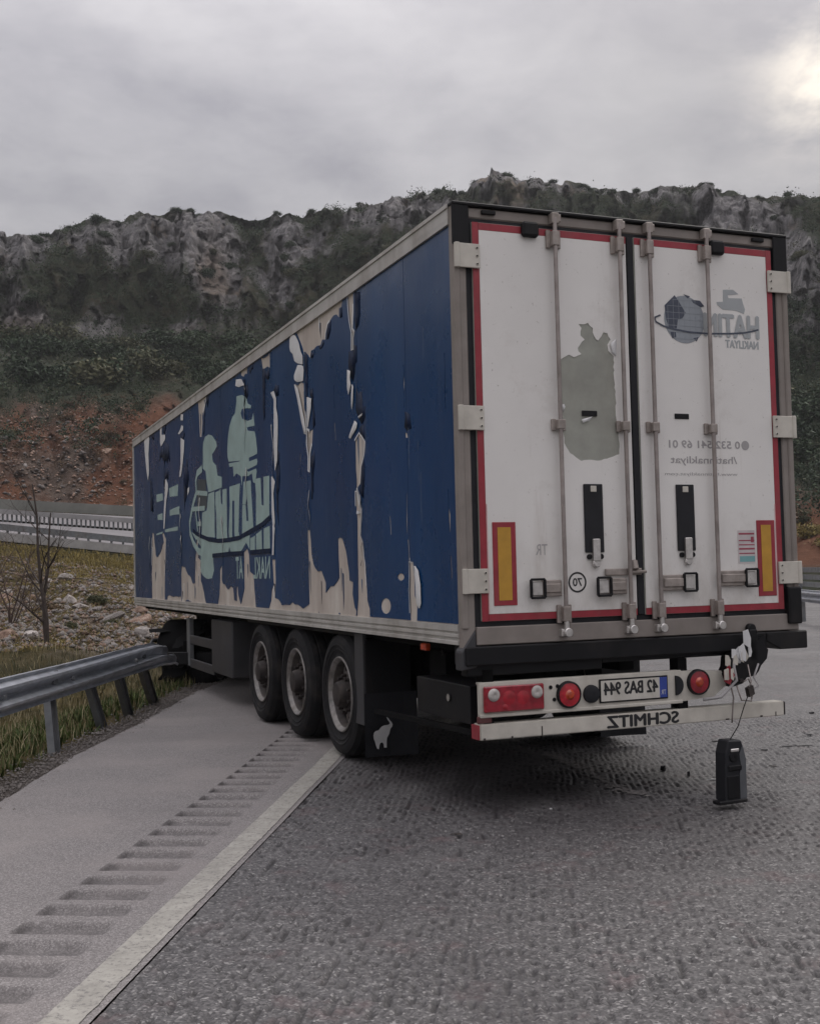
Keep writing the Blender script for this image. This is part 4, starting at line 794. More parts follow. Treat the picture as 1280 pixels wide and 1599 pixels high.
    for dx in (.03, .118): b = MB(); b.cyl((xa + dx, -.009, 1.602), (xa + dx, -.022, 1.602), .018, n=10); b.build('rubber_stop', M_black, D)
    vx = .945 if side == 'l' else 1.672
    b = MB(); b.box(vx - .058, vx + .058, -.014, -.007, 2.535, 2.572); b.build('vent_slot', M_black, D, bevel=.003)
    lx = .53 if side == 'l' else 2.0
    b = MB(); b.box(lx - .06, lx + .06, -.05, .0, 3.70, 3.80); b.build('door_lamp', M_black, D, bevel=.015)
    # rear marking plates
    p0, p1 = (.206, .372) if side == 'l' else (2.262, 2.418)
    b = MB(); b.box(p0, p1, -.0125, -.0085, 1.302, 1.835); W_ = b.build('marking_plate', M_red, D, bevel=.002)
    b = MB(); b.box(p0 + .036, p1 - .036, -.0145, -.0127, 1.335, 1.802); b.build('amber_panel', M_amber, D)
    return D
DL = door(.120, 1.272, 'l'); DR = door(1.332, 2.48, 'r')
DL['label'] = 'left rear door with a torn grey-green patch'; DR['label'] = 'right rear door with the globe emblem'
b = MB(); b.box(1.276, 1.328, -.006, .02, 1.21, 3.77); b.build('centre_seal', M_seal, TR, bevel=.004)
b = MB(); b.box(1.02, 1.3, -.03, -.012, 1.475, 1.52); b.box(1.19, 1.33, -.045, -.03, 1.485, 1.505); b.cyl((1.24, -.04, 1.51), (1.24, -.02, 1.57), .028, n=8); b.build('tilt_latch', M_bracket, TR, bevel=.005)
for P in PEELCURL:
    rb = ribbon(P, lambda a, z, d: (a, -.009 + d, z), .8, n=6); rb.build('film_curl', M_under, DL, recalc=False, smooth='all')
# small print on the doors
rr = rear3(-.0105)
text_on('door_print', 'TR', M_print, DL, .515, .60, 1.62, 1.69, rear3(-.0095))
GP = [(.815 + .062 * math.cos(6.2832 * i / 24), 1.437 + .062 * math.sin(6.2832 * i / 24)) for i in range(25)]
stroke(GP, .012, rear3(-.0095)).build('speed_ring', M_ink, DL, recalc=False)
text_on('speed_number', '70', M_ink, DL, .78, .85, 1.41, 1.465, rear3(-.0095), bold=.02)
gx, gz, gr = GC[0][0][0], GC[0][0][1], .166
plate('globe_emblem', [(gx + gr * math.cos(6.2832 * i / 40), gz + gr * math.sin(6.2832 * i / 40)) for i in range(40)], M_globe, DR, rear3(-.0098), .001)
for P in CONT: plate('continent', P, M_navy, DR, rear3(-.0108), .001)
b = MB()
for k in range(-3, 4):
    hw = math.sqrt(max(gr**2 - (k * .045)**2, 0)) * .97
    for dx in (0,): b.box(gx - hw, gx + hw, -.0116, -.011, gz + k * .045 - .0012, gz + k * .045 + .0012); b.box(gx + k * .045 - .0012, gx + k * .045 + .0012, -.0114, -.0112, gz - hw, gz + hw)
b.build('globe_grid', M_globe, DR, recalc=False)
plate('head_emblem', GHEAD, M_logo, DR, rear3(-.0098), .001)
text_on('emblem_lettering', 'HATIN', M_logo, DR, 1.885, 2.345, 3.125, 3.285, rear3(-.0122), fat=.008)
text_on('emblem_lettering', 'NAKLIYAT', M_logo, DR, 2.06, 2.34, 3.05, 3.105, rear3(-.0098), fat=.003)
stroke(GRING, .012, rear3(-.013)).build('emblem_ring', M_navy, DR, recalc=False)
text_on('door_print', '0 532 541 69 01', M_print, DR, 1.56, 2.15, 2.335, 2.39, rear3(-.0095), bold=.02)
plate('phone_symbol', [(2.195 + .033 * math.cos(6.2832 * i / 20), 2.362 + .033 * math.sin(6.2832 * i / 20)) for i in range(20)], M_print, DR, rear3(-.0095), .001)
text_on('door_print', '/hatinnakliyat', M_print, DR, 1.57, 2.12, 2.215, 2.28, rear3(-.0095), bold=.012)
text_on('door_print', 'www.hatinnakliyat.com', M_print, DR, 1.52, 2.12, 2.14, 2.168, rear3(-.0095))
b = MB(); b.box(2.10, 2.245, -.0105, -.0085, 1.535, 1.765); K = b.build('sticker', mat('sticker_white', (.55, .5, .5), .5), DR)
b = MB()
for z, h in ((1.735, .012), (1.69, .008), (1.66, .008), (1.63, .012), (1.60, .008)): b.box(2.108, 2.24, -.0115, -.0106, z, z + h)
b.box(2.21, 2.235, -.0118, -.0106, 1.68, 1.72, 0)
b.build('sticker_text', mat('sticker_red', (.32, .06, .09), .5), DR, recalc=False)
b = MB(); b.box(2.112, 2.24, -.0116, -.0106, 1.545, 1.585); b.build('sticker_band', mat('sticker_teal', (.17, .36, .37), .5), DR, recalc=False)
# under the rear: buffer beam, lamp board, bumper
b = MB(); b.box(-.005, 2.3, -.03, .16, .93, 1.05); b.box(.02, 1.0, .02, .12, .86, .935); b.box(1.0, 2.3, .02, .1, .90, .935)
b.add([(2.3, -.03, 1.05), (2.656, -.03, 1.05), (2.656, -.03, .925), (2.42, -.03, .925), (2.3, -.03, .985), (2.3, .16, 1.05), (2.656, .16, 1.05), (2.656, .16, .925), (2.42, .16, .925), (2.3, .16, .985)],
      [(0, 4, 3, 2, 1), (5, 6, 7, 8, 9), (0, 1, 6, 5), (1, 2, 7, 6), (2, 3, 8, 7), (3, 4, 9, 8)])
b.build('buffer_beam', M_black, TR, bevel=.008)
b = MB(); b.box(2.50, 2.615, -.04, .03, 1.10, 1.36); b.build('corner_buffer', M_black, TR, bevel=.01)
# lamp board, torn open at its right end
bp = [(.088, .612), (1.62, .612), (1.86, .628), (1.97, .70), (1.93, .80), (1.7, .815), (1.0, .812), (.088, .812)]
LB = cut_sheet(bp, [], lambda a, z, d: (a, -.005 + .03 * max(0, a - 1.5)**2 + d, z), .03).build('lamp_board', M_cream, TR, recalc=False)
b = MB(); b.box(.088, 1.6, -.014, .03, .600, .622); b.box(.088, 1.6, -.004, .05, .808, .822); b.build('board_lip', M_cream, LB, bevel=.004)
b = MB(); b.box(.112, .538, -.03, -.004, .632, .797); LC = b.build('tail_light', M_lensd, LB, bevel=.008)
for x, z in ((.178, .742), (.484, .745)): b = MB(); b.lathe([(-.036, .0), (-.044, .02), (-.038, .038), (-.03, .042), (-.028, .042)], (x, 0, z), 'y', 20); b.build('round_lens', M_lensw, LB, smooth='all')
for x, z, r in ((.285, .72, .05), (.385, .715, .05), (.255, .662, .022)): b = MB(); b.lathe([(-.0325, 0), (-.032, r * .7), (-.029, r)], (x, 0, z), 'y', 16); b.build('brake_lens', M_lensd2, LB, smooth='all')
for x, z in ((.722, .712), (1.727, .735)):
    b = MB(); b.lathe([(-.004, .088), (-.03, .086), (-.034, .078), (-.026, .074)], (x, 0, z), 'y', 28); b.lathe([(-.034, 0), (-.032, .04), (-.028, .076), (-.02, .078)], (x, 0, z), 'y', 28, mi=1)
    b.lathe([(-.048, 0), (-.046, .02), (-.03, .036)], (x, 0, z), 'y', 16, mi=2)
    b.build('round_tail_light', [M_black, M_lensr if x < 1 else M_lensd, M_lenso], LB, smooth=True)
b = MB(); b.lathe([(-.004, .06), (-.022, .058), (-.026, .05), (-.024, 0)], (.892, 0, .705), 'y', 24); b.build('rubber_grommet', M_seal, LB, smooth=True)
P = [(1.545 + .06 * math.sin(3.1416 * i / 12), .722 + .066 * math.cos(3.1416 * i / 12)) for i in range(13)]
cut_sheet(P, [], rear3(-.02), .016).build('rubber_grommet', M_seal, LB, recalc=False)
for q_ in ((.595, .765), (.645, .77), (.62, .685)): bolts = MB(); bolt_row(bolts, (q_,), .013, .006, -.004, 0); bolts.build('bolt_hole', M_black, LB)
b = MB(); b.box(.952, 1.482, -.016, -.006, .640, .795); NP = b.build('number_plate', [M_black], LB, bevel=.003)
b = MB(); b.box(.962, 1.472, -.0175, -.0165, .650, .785); b.build('plate_face', mat('plate_white', (.58, .555, .50), .5, var=.1, vs=12, dust=.35), LB)
b = MB(); b.box(1.415, 1.472, -.019, -.0177, .650, .785); b.build('plate_band', M_blueband, LB)
text_on('plate_text', '42 BAS 944', M_ink, LB, .985, 1.40, .69, .772, rear3(-.0192), fat=.004)
text_on('plate_text', 'TR', mat('plate_band_white', (.6, .6, .6), .5), LB, 1.425, 1.462, .67, .70, rear3(-.0198))
# bumper bar
b = MB(); b.box(.083, 2.438, -.015, .09, .461, .561); BP = b.build('bumper_bar', M_cream, TR, bevel=.006, seg=2)
text_on('bumper_text', 'SCHMITZ', M_ink, BP, 1.005, 1.555, .474, .55, rear3(-.0165), fat=.006)
for x in (.069, 2.438): b = MB(); b.box(x, x + .013, -.01, .085, .466, .556); b.build('bumper_cap', M_red if x < 1 else M_hub, BP)
for x, w, h in ((.516, .008, .06), (.30, .012, .012), (1.94, .03, .01), (2.23, .02, .012), (2.36, .008, .03), (.105, .014, .012)): b = MB(); b.box(x, x + w, -.0165, -.0152, .463, .463 + h); b.build('rust_spot', M_hub, BP)
for x in (.16, 1.62): b = MB(); b.bar((x, .06, .52), (x, .06, .9), .07, .1, up=(0, 1, 0)); b.build('bumper_bracket', M_dark, TR)
b = MB(); b.bar((.12, .0, .565), (.12, .0, .61), .1, .02, up=(0, 1, 0)); b.build('bumper_bracket', mat('dark_red_bracket', (.09, .02, .022), .6, dust=.3), TR, bevel=.006)
# chassis, axles, wheels
b = MB()
for x, y0 in ((.62, .1), (1.86, 1.2)): b.box(x, x + .13, y0, 11.5, .72, 1.05)
for y in (1.5, 3.2, 4.5, 5.9, 7.5, 9.2, 11): b.box(.75, 1.86, y, y + .1, .8, 1.0)
b.box(.12, 2.48, .2, TL - .3, 1.0, 1.058); b.box(.3, 1.1, 1.0, 1.3, .62, .95); b.build('chassis', M_dark, TR)
b = MB(); rq = random.Random(11)
for k in range(9):
    y = rq.uniform(.1, 1.2); x = rq.uniform(.2, .95); b.tube([(x, y, .98), (x + .12, y + .3, rq.uniform(.78, .9)), (x + .3, y + .6, .97)], .014, 5)
b.cyl((.35, .6, .75), (.95, .6, .75), .13, n=16)
b.build('air_lines', M_black, TR, smooth=True)
OV = 2.6164
def wheel(ax, y, sg, R=.52, W=.37, par=TR, z=None):
    z = R if z is None else z
    w = empty('wheel', (0, 0, 0), parent=par); o_ = (ax, y, z)
    rp = [(.0, .30), (.01, .315), (.012, .34), (-.004, .37), (-.010, .372), (-.010, .38), (-.004, .382), (-.012, .405), (-.018, .408), (-.018, .418), (-.013, .42), (-.014, .455), (.002, .48), (-.003, .483), (.0, .49), (.015, .497), (.04, .51)]
    gr_ = [(.04, .512), (.085, .516), (.09, .505), (.105, .505), (.11, .518), (.17, .52), (.175, .508), (.195, .508), (.2, .52), (.26, .518), (.265, .505), (.28, .505), (.285, .516), (.33, .512)]
    bk = [(.355, .497), (.384, .455), (.382, .4), (.37, .315), (.36, .3)]
    b = MB(); b.lathe([(sg * h, r * R / .52) for h, r in rp + gr_ + bk], o_, 'x', 56); b.build('tyre', M_rubber, w, smooth=True)
    b = MB(); b.lathe([(sg * h, r) for h, r in [(.36, .29), (.36, .27), (.1, .262), (.03, .275)]], o_, 'x', 48, mi=1); b.lathe([(sg * h, r) for h, r in [(.03, .275), (.0, .295), (-.006, .303), (-.004, .311), (.004, .314), (.03, .303), (.37, .302)]], o_, 'x', 48)
    rr_ = [.262, .247, .232, .19, .17, .14, .115]; hh = [.1, .085, .078, .07, .066, .055, .05]; n = 40; vs = []
    for h, r in zip(hh, rr_): vs += [(ax + sg * h, y + r * math.cos(6.28318 * i / n), z + r * math.sin(6.28318 * i / n)) for i in range(n)]
    fs = []
    for j in range(len(rr_) - 1):
        for i in range(n):
            if j in (1, 2) and i % 4 in (0, 1): continue
            fs.append((j * n + i, j * n + (i + 1) % n, (j + 1) * n + (i + 1) % n, (j + 1) * n + i))
    b.add(vs, fs, 1); b.build('rim', [M_rim, M_dish], w, recalc=False, smooth=True)
    b = MB(); b.lathe([(sg * h, r) for h, r in [(.12, .26), (.12, .14), (.05, .138), (.045, .115), (-.01, .108), (-.035, .095), (-.042, .06), (-.042, 0)]], o_, 'x', 24)
    for i in range(10):
        a = 6.28318 * (i + .5) / 10; c = (ax + sg * .055, y + .155 * math.cos(a), z + .155 * math.sin(a)); b.cyl(c, (c[0] - sg * .04, c[1], c[2]), .016, n=6)
    b.build('hub', M_hub, w, smooth=True)
    return w
for k in range(3):
    y = OV + 1.31 * k
    wheel(.03, y, 1); wheel(TW - .03, y, -1)
    b = MB(); b.cyl((.3, y, .52), (2.3, y, .52), .075, n=16); b.box(.55, .72, y - .25, y + .12, .5, .66); b.box(1.88, 2.05, y - .25, y + .12, .5, .66)
    b.cyl((.64, y - .3, .6), (.64, y - .3, .9), .13, n=14); b.cyl((1.97, y - .3, .6), (1.97, y - .3, .9), .13, n=14); b.build('axle', M_dark, TR)
# mudguards, flaps, lockers
for x0 in (.04, 2.18):
    b = MB(); b.box(x0, x0 + .38, OV - .62, OV - .60, .55, 1.0); b.box(x0, x0 + .38, OV - .6, OV + 3.2, 1.02, 1.04); b.build('mudguard', M_black, TR)
b = MB(); b.box(.02, .05, OV - .62, OV - .42, .33, 1.05); b.build('guard_stay', M_sideb, TR, bevel=.004)
for x0 in (.02, 2.14):
    b = MB(); b.add([(x0 + u * .44, 1.98 + .03 * math.sin(u * 4) * v, .58 - .50 * v) for v in (0, .33, .66, 1) for u in (0, .25, .5, .75, 1)], [(r * 5 + c, r * 5 + c + 1, r * 5 + c + 6, r * 5 + c + 5) for r in range(3) for c in range(4)])
    fl = b.build('mud_flap', M_seal, TR, recalc=False)
ea = [p[0] for p in ELE]; ez = [p[1] for p in ELE]
plate('elephant_emblem', [(p[0] - .015, p[1]) for p in ELE], mat('emblem_white', (.5, .5, .5), .6), TR, rear3(1.945), .003)
b = MB(); b.box(.08, .5, .12, 1.02, .545, .79); b.cyl((.079, .45, .69), (.07, .45, .69), .03, n=12, mi=1); b.build('locker', [M_black, M_bright], TR, bevel=.02)
b = MB(); b.bar((.09, .1, .50), (.09, 1.9, .45), .04, .035); b.build('underrun_bar', M_dark, TR)
b = MB(); b.box(.0, .045, .66, .75, .99, 1.04); b.build('side_marker', M_lenso, TR, bevel=.008)
b = MB(); b.box(.06, .5, 6.67, 7.79, .33, .99); b.build('pallet_locker', M_sideb, TR, bevel=.015)
for z in (.665, .345): b = MB(); b.bar((.1, 7.79, z), (.1, 9.3, z), .03, .12); b.build('side_guard', M_sideb, TR, bevel=.006)
b = MB(); b.box(.08, .14, 9.3, 9.5, .30, .95); b.build('guard_post', M_galvd, TR, bevel=.006)
for x in (.55, 2.0): b = MB(); b.box(x, x + .13, 10.0, 10.13, .25, 1.0); b.box(x - .06, x + .2, 9.95, 10.2, .22, .26); b.build('landing_leg', M_dark, TR)
# smashed right-hand lamp housing and loose cables
b = MB(); rq = random.Random(21)
hp = [(1.93, .78), (2.0, .93), (2.12, 1.0), (2.26, 1.03), (2.27, .87), (2.2, .79), (2.06, .71), (1.97, .69)]
cut_sheet(ragged(hp, .05, .018, rq), [], rear3(-.06), .11).build('broken_housing', M_black, TR, recalc=False)
b = MB(); b.box(2.13, 2.2, -.06, -.01, .86, 1.075); b.cyl((2.165, -.05, 1.08), (2.165, -.01, 1.08), .036, n=12); b.build('bent_bracket', M_black, TR, bevel=.006)
for k in range(15):
    x = rq.uniform(1.90, 2.12); z = .80 + (x - 1.9) * .75 + rq.uniform(-.05, .09); s = rq.uniform(.018, .05)
    P_ = [(x + s * rq.uniform(.5, 1.2) * math.cos(a), z + 1.6 * s * rq.uniform(.5, 1.2) * math.sin(a)) for a in (0, 1.3, 2.4, 3.9, 5.1)]
    cut_sheet(P_, [], lambda a, z_, d, q=rq.uniform(.07, .12), h=rq.uniform(-.6, .6), x0=x: (a, -q + h * (a - x0) + d, z_), .004).build('lens_shard', rq.choice([M_under, M_under, M_lensd, M_cream]), TR, recalc=False)
for pts, r in (([(1.93, -.06, .86), (1.94, -.08, .72), (1.97, -.07, .62), (1.955, -.07, .5), (1.95, -.07, .45)], .006), ([(2.0, -.07, .70), (2.02, -.09, .60), (2.1, -.09, .59), (2.13, -.08, .66), (2.1, -.07, .74), (2.05, -.07, .72)], .006),
               ([(2.18, -.08, .84), (2.12, -.1, .75), (2.16, -.1, .69), (2.08, -.1, .655)], .007), ([(1.99, -.07, .92), (1.96, -.1, .83), (1.98, -.1, .74), (1.86, -.08, .63), (1.75, -.03, .615)], .011), ([(2.09, -.08, .84), (2.1, -.1, .72), (2.06, -.1, .66)], .005)):
    b = MB(); b.tube(pts, r, 6); b.build('loose_cable', M_print if r > .0065 else M_steel, TR, smooth='all')
b = MB(); b.obox((2.085, -.10, .66), (.03, .012, .008), (0, .02, 0), (-.006, 0, .03)); b.obox((2.02, -.09, .735), (.014, 0, 0), (0, .014, 0), (0, 0, .01)); b.build('cable_plug', M_hub, TR)
# ------------------------------------------------------------------ tractor unit, slewed under the front of the trailer
def tl(a, l, z=0): return TR.matrix_basis @ Vector((a, l, z))
bpy.context.view_layer.update()
TM = Matrix.Translation(TR.location) @ Matrix.Rotation(.3808, 4, 'Z')
piv = TM @ Vector((1.28, 10.49, 0))
PHI = R_(34)
TC = empty('tractor_unit', (piv.x, piv.y, -.24), .3808 - PHI)     # local y points to the cab
prop(TC, 'dark tractor unit off the road edge under the trailer front', 'tractor unit')
b = MB()
for x in (-.5, .38): b.box(x, x + .12, -1.5, 5.4, .62, .88)
for y in (-1.45, -.2, 1.2, 2.6): b.box(-.4, .4, y, y + .12, .66, .84)
b.box(-.55, .55, -.1, .9, .9, 1.1); b.box(-1.1, -.55, 1.1, 2.3, .35, .85); b.box(.55, 1.1, 1.1, 2.3, .35, .85); b.build('chassis', M_dark, TC, bevel=.01)
def twheel(x, y, sg): return wheel(x, y, sg, R=.5, par=TC, z=.5)
for y in (-.1, 4.3):
    twheel(-1.24, y, 1); twheel(1.24, y, -1)
    if y < 0:
        twheel(-.86, y, 1); twheel(.86, y, -1)
for x0 in (-1.28, .66):
    b = MB(); n = 14
    pr = [(.60 * math.cos(math.pi * i / n), .5 + .62 * math.sin(math.pi * i / n)) for i in range(n + 1)]
    vs = [(x, -.1 + u, w) for x in (x0, x0 + .62) for u, w in pr]
    b.add(vs, [(i, i + 1, n + 2 + i, n + 1 + i) for i in range(n)])
    for x in (x0, x0 + .62): b.add([(x, -.1 + u * k, .5 + (w - .5) * k) for k in (1, .93) for u, w in pr], [(i, i + 1, n + 2 + i, n + 1 + i) for i in range(n)])
    b.build('mudguard', M_dark, TC, recalc=False, smooth=True)
b = MB(); b.box(-1.24, 1.24, -1.55, -1.46, .55, .72); b.box(-1.2, -.7, -1.57, -1.55, .57, .7, 1); b.box(.7, 1.2, -1.57, -1.55, .57, .7, 1); b.build('rear_bar', [M_black, M_lensd], TC, bevel=.006)
b = MB(); b.sweep([(-1.24, .9), (-1.24, 3.3), (-1.1, 3.75), (1.1, 3.75), (1.24, 3.3), (1.24, .9)], 3.3, 5.5); cab = b.build('cab', mat('cab_paint', (.5, .5, .5), .35, var=.05, dust=.2), TC, bevel=.06, seg=2)
b = MB(); b.box(-1.1, 1.1, 5.495, 5.515, 2.0, 3.0); b.box(-1.25, -1.235, 4.25, 5.15, 2.05, 2.8); b.box(1.235, 1.25, 4.25, 5.15, 2.05, 2.8); b.build('window', M_black, cab, bevel=.006)
b = MB(); b.box(-1.1, 1.1, 5.5, 5.54, 1.0, 1.85); b.build('grille', M_dark, cab)
rc = random.Random(31)                                       # torn plastic of the rear mudguards, crumpled at the rail end
for k in range(9):
    c_ = Vector((-1.1 + rc.uniform(-.22, .5), -.5 + rc.uniform(-.3, .6), .55 + rc.uniform(-.15, .55))); u_ = Vector((rc.uniform(-1, 1), rc.uniform(-1, 1), rc.uniform(-.4, .4))).normalized(); v_ = u_.cross(Vector((rc.uniform(-.4, .4), rc.uniform(-.4, .4), 1))).normalized(); s_ = rc.uniform(.16, .38)
    cut_sheet(ragged([(-s_, -s_ * .4), (s_ * .7, -s_ * .55), (s_, s_ * .3), (s_ * .1, s_ * .55), (-s_ * .8, s_ * .35)], .06, .03, rc), [], lambda a, z, d: tuple(c_ + u_ * a + v_ * (z + .25 * a * a / s_) + u_.cross(v_) * (d + .35 * a * a)), .006).build('torn_mudguard', M_dark, TC, recalc=False)
b = MB(); b.tube([(-1.3, -.9, .7), (-1.45, -.4, .82), (-1.3, .1, .78), (-1.4, .5, .6)], .03, 7); b.build('bent_tube', M_sideb, TC, smooth='all')
# ------------------------------------------------------------------ guardrail struck by the truck
GR = empty('guardrail', rd(10.3, -4.29)); prop(GR, 'steel guardrail pushed over on leaning posts at the wrecked truck', 'guardrail')
gi = -GR.location
path = [(2.5, -3.9, .60, 0), (5, -3.95, .61, 0), (6.9, -4.06, .615, .0), (9.08, -4.26, .59, .05), (11.0, -4.48, .56, .12), (12.0, -4.52, .565, .2), (12.8, -4.51, .58, .3), (13.3, -4.48, .595, .42), (13.75, -4.42, .60, .6), (14.3, -4.5, .52, .9)]
wprof = [(0, .155), (.03, .15), (.012, .12), (.075, .085), (.082, .062), (.012, .018), (.0, 0), (.012, -.018), (.082, -.062), (.075, -.085), (.012, -.12), (.03, -.15), (0, -.155)]
b = MB(); vs = []; fine = []
for (a, c) in zip(path[:-1], path[1:]):
    for k in range(4): u = k / 4; fine.append(tuple(a[i] + (c[i] - a[i]) * u for i in range(4)))
fine.append(path[-1])
for j, (s, t, z, tw) in enumerate(fine):
    s0, s1 = fine[max(j - 1, 0)], fine[min(j + 1, len(fine) - 1)]
    tg = (rd(s1[0], s1[1]) - rd(s0[0], s0[1])).normalized(); sd = Vector((tg.y, -tg.x, 0))
    dent = .015 * math.sin(j * 1.7) * (j > 16)
    for x, y in wprof:
        x2 = x + dent; cx, sx = math.cos(tw), math.sin(tw)
        vs.append(rd(s, t, z) + gi + sd * (x2 * cx - y * sx) + Vector((0, 0, y * cx + x2 * sx)))
n = len(wprof)
b.add(vs, [(j * n + i, j * n + i + 1, (j + 1) * n + i + 1, (j + 1) * n + i) for j in range(len(fine) - 1) for i in range(n - 1)])
bm_o = b.build('rail', M_galv, GR, recalc=False, smooth=True)
md = bm_o.modifiers.new('thickness', 'SOLIDIFY'); md.thickness = .004
for bs_, bt, ts, tt, lab in ((8.3, -4.16, 8.3, -4.2, 0), (10.32, -4.30, 10.55, -4.48, 0), (12.26, -4.52, 11.75, -4.60, 1), (13.45, -4.66, 12.65, -4.6, 1), (14.9, -4.82, 13.3, -4.55, 1), (6.3, -4.12, 6.3, -4.12, 0)):
    b = MB(); p, q = rd(bs_, bt, -.35) + gi, rd(ts, tt, .62) + gi; d = (q - p)
    p = p - d * .0; fwd = DV
    side_ = d.cross(fwd).normalized(); f2 = side_.cross(d).normalized()
    for c, w, h in ((Vector((0, 0, 0)), .008, .13), (f2 * .062, .07, .008), (-f2 * .062, .07, .008)):
        b.obox((p + q) / 2 + c, d / 2, side_ * w / 2, f2 * h / 2)
    o = b.build('post', M_galvd, GR, bevel=.002)
    b = MB(); b.obox(q + NV * .03, DV * .05, NV * .05, Vector((0, 0, .06))); b.build('spacer', M_galvd, o)
b = MB()
for s, t, z in ((9.0, -4.2, .6), (11.0, -4.43, .565), (12.9, -4.45, .59)): b.cyl(rd(s, t, z) + gi, rd(s, t + .03, z) + gi, .022, n=8)
b.build('bolt', M_galvd, GR)
# median guardrail on the right
MR = empty('guardrail', rd(29, 6.92)); prop(MR, 'straight steel guardrail on posts beyond the right lane', 'guardrail'); mi_ = -MR.location
b = MB(); vs = []; ss = list(np.arange(6, 62, 2.))
mt = lambda s: 6.92 + .0 * s
for s in ss:
    for x, y in wprof: vs.append(rd(s, mt(s) - x, .66 + y) + mi_)
b.add(vs, [(j * n + i, j * n + i + 1, (j + 1) * n + i + 1, (j + 1) * n + i) for j in range(len(ss) - 1) for i in range(n - 1)])
b.build('rail', M_galv, MR, recalc=False, smooth=True)
for s in np.arange(6.6, 61, 2.0):
    b = MB(); P_ = rd(s, mt(s) + .06) + mi_; b.obox(P_ + Vector((0, 0, .32)), DV * .055, NV * .035, Vector((0, 0, .42))); b.build('post', M_galvd, MR)
MR2 = empty('guardrail', rd(44, 12.6)); prop(MR2, 'second guardrail across the opposite lanes with two grey bars', 'guardrail'); m2 = -MR2.location
b = MB()
for zz in (.45, .78, 1.12): b.bar(rd(8, 12.6, zz) + m2, rd(62, 12.9, zz) + m2, .06, .22)
b.build('rail', M_galv, MR2)
for s in np.arange(8, 62, 4.): b = MB(); b.obox(rd(s, 12.7, .55) + m2, DV * .06, NV * .04, Vector((0, 0, .65))); b.build('post', M_galvd, MR2)
SG = empty('road_sign', rd(52, 13.4)); prop(SG, 'plain white panel on a post at the right edge', 'sign'); s0 = -SG.location
b = MB(); b.obox(rd(52, 13.4, 2.5) + s0, NV * .55, DV * .015, Vector((0, 0, .75))); b.build('panel', M_white, SG, bevel=.01)
b = MB(); b.cyl(rd(52, 13.4, 0) + s0, rd(52, 13.4, 3.2) + s0, .04); b.build('pole', M_galvd, SG)
# ------------------------------------------------------------------ rocks
rk = random.Random(17)
def rock_mesh(seed, mats, sub=2, flat=.7):
    bm = bmesh.new(); bmesh.ops.create_icosphere(bm, subdivisions=sub, radius=1)
    P = np.array([v.co for v in bm.verts]); q = random.Random(seed)
    for k in range(9):                                           # broken faces
        d = np.array([q.gauss(0, 1) for _ in range(3)]); d /= np.linalg.norm(d); h = q.uniform(.45, .8); e = P @ d - h
        P = P - np.outer(np.clip(e, 0, None), d)
    P = P * np.array([q.uniform(.8, 1.3), q.uniform(.7, 1.1), flat]) * (1 + .1 * pn(P[:, 0] * 3, P[:, 1] * 3, P[:, 2] * 3 + seed, seed))[:, None]
    for v, p in zip(bm.verts, P): v.co = p
    me = bpy.data.meshes.new('rock'); bm.to_mesh(me); bm.free(); me.materials.append(mats); return me
def mat_rock(name, lo, mid, hi):
    m, t, b = mat0(name); inf = t.new('ShaderNodeObjectInfo'); 
    c = t.ramp(t.noise(2.2, 6, .7), [(.3, lo), (.5, mid), (.72, hi)])
    hs = t.new('ShaderNodeHueSaturation'); t.l.new(c, hs.inputs['Color']); t.l.new(t.math('ADD', t.math('MULTIPLY', inf.outputs['Random'], .8), .55), hs.inputs['Value'])
    t.l.new(hs.outputs[0], b.inputs['Base Color']); b.inputs['Roughness'].default_value = .9; t.l.new(t.bump(t.noise(9, 6, .7), .6, .1), b.inputs['Normal']); return m
MR_g = mat_rock('pale_rock', (.14, .12, .11), (.29, .26, .24), (.45, .42, .4)); MR_b = mat_rock('brown_rock', (.09, .055, .04), (.2, .13, .095), (.34, .27, .22))
rocks_g = [rock_mesh(100 + i, MR_g) for i in range(7)]; rocks_b = [rock_mesh(200 + i, MR_b) for i in range(5)]
def put_rock(me, p, s, lab, grp):
    o = link('boulder', me); o.location = p; o.scale = (s * rk.uniform(.8, 1.3), s * rk.uniform(.8, 1.2), s * rk.uniform(.65, 1)); o.rotation_euler = (rk.uniform(-.4, .4), rk.uniform(-.4, .4), rk.uniform(0, 6.28))
    prop(o, lab, 'rock', grp)
for k in range(120):
    u = rk.uniform(-120, 300); q = rk.uniform(2.15, 3.85); d = .07 + rk.random()**2.6 * .34
    me_ = rk.choice(rocks_g + rocks_b[:2]); w1 = 'small' if d < .12 else 'large' if d > .22 else 'medium'; w2 = 'pale' if me_ in rocks_g else 'brown'; w3 = 'left of the forked tree' if u < 60 else 'right of the forked tree'; put_rock(me_, tz(u, q) + Vector((0, 0, d * .15)), d, f'{w1} {w2} rock on the bank {w3}', f'{w1} {w2} rocks on the bank {w3}')
for k in range(40):
    u = rk.uniform(-150, 215); q = 6.95 + rk.random()**1.3 * 1.0; d = .2 + rk.random()**2 * .6
    put_rock(rk.choice(rocks_b + rocks_g[:2]), tz(u, q), d, 'broken rock on the red cutting above the far road', 'rocks on the red cutting')
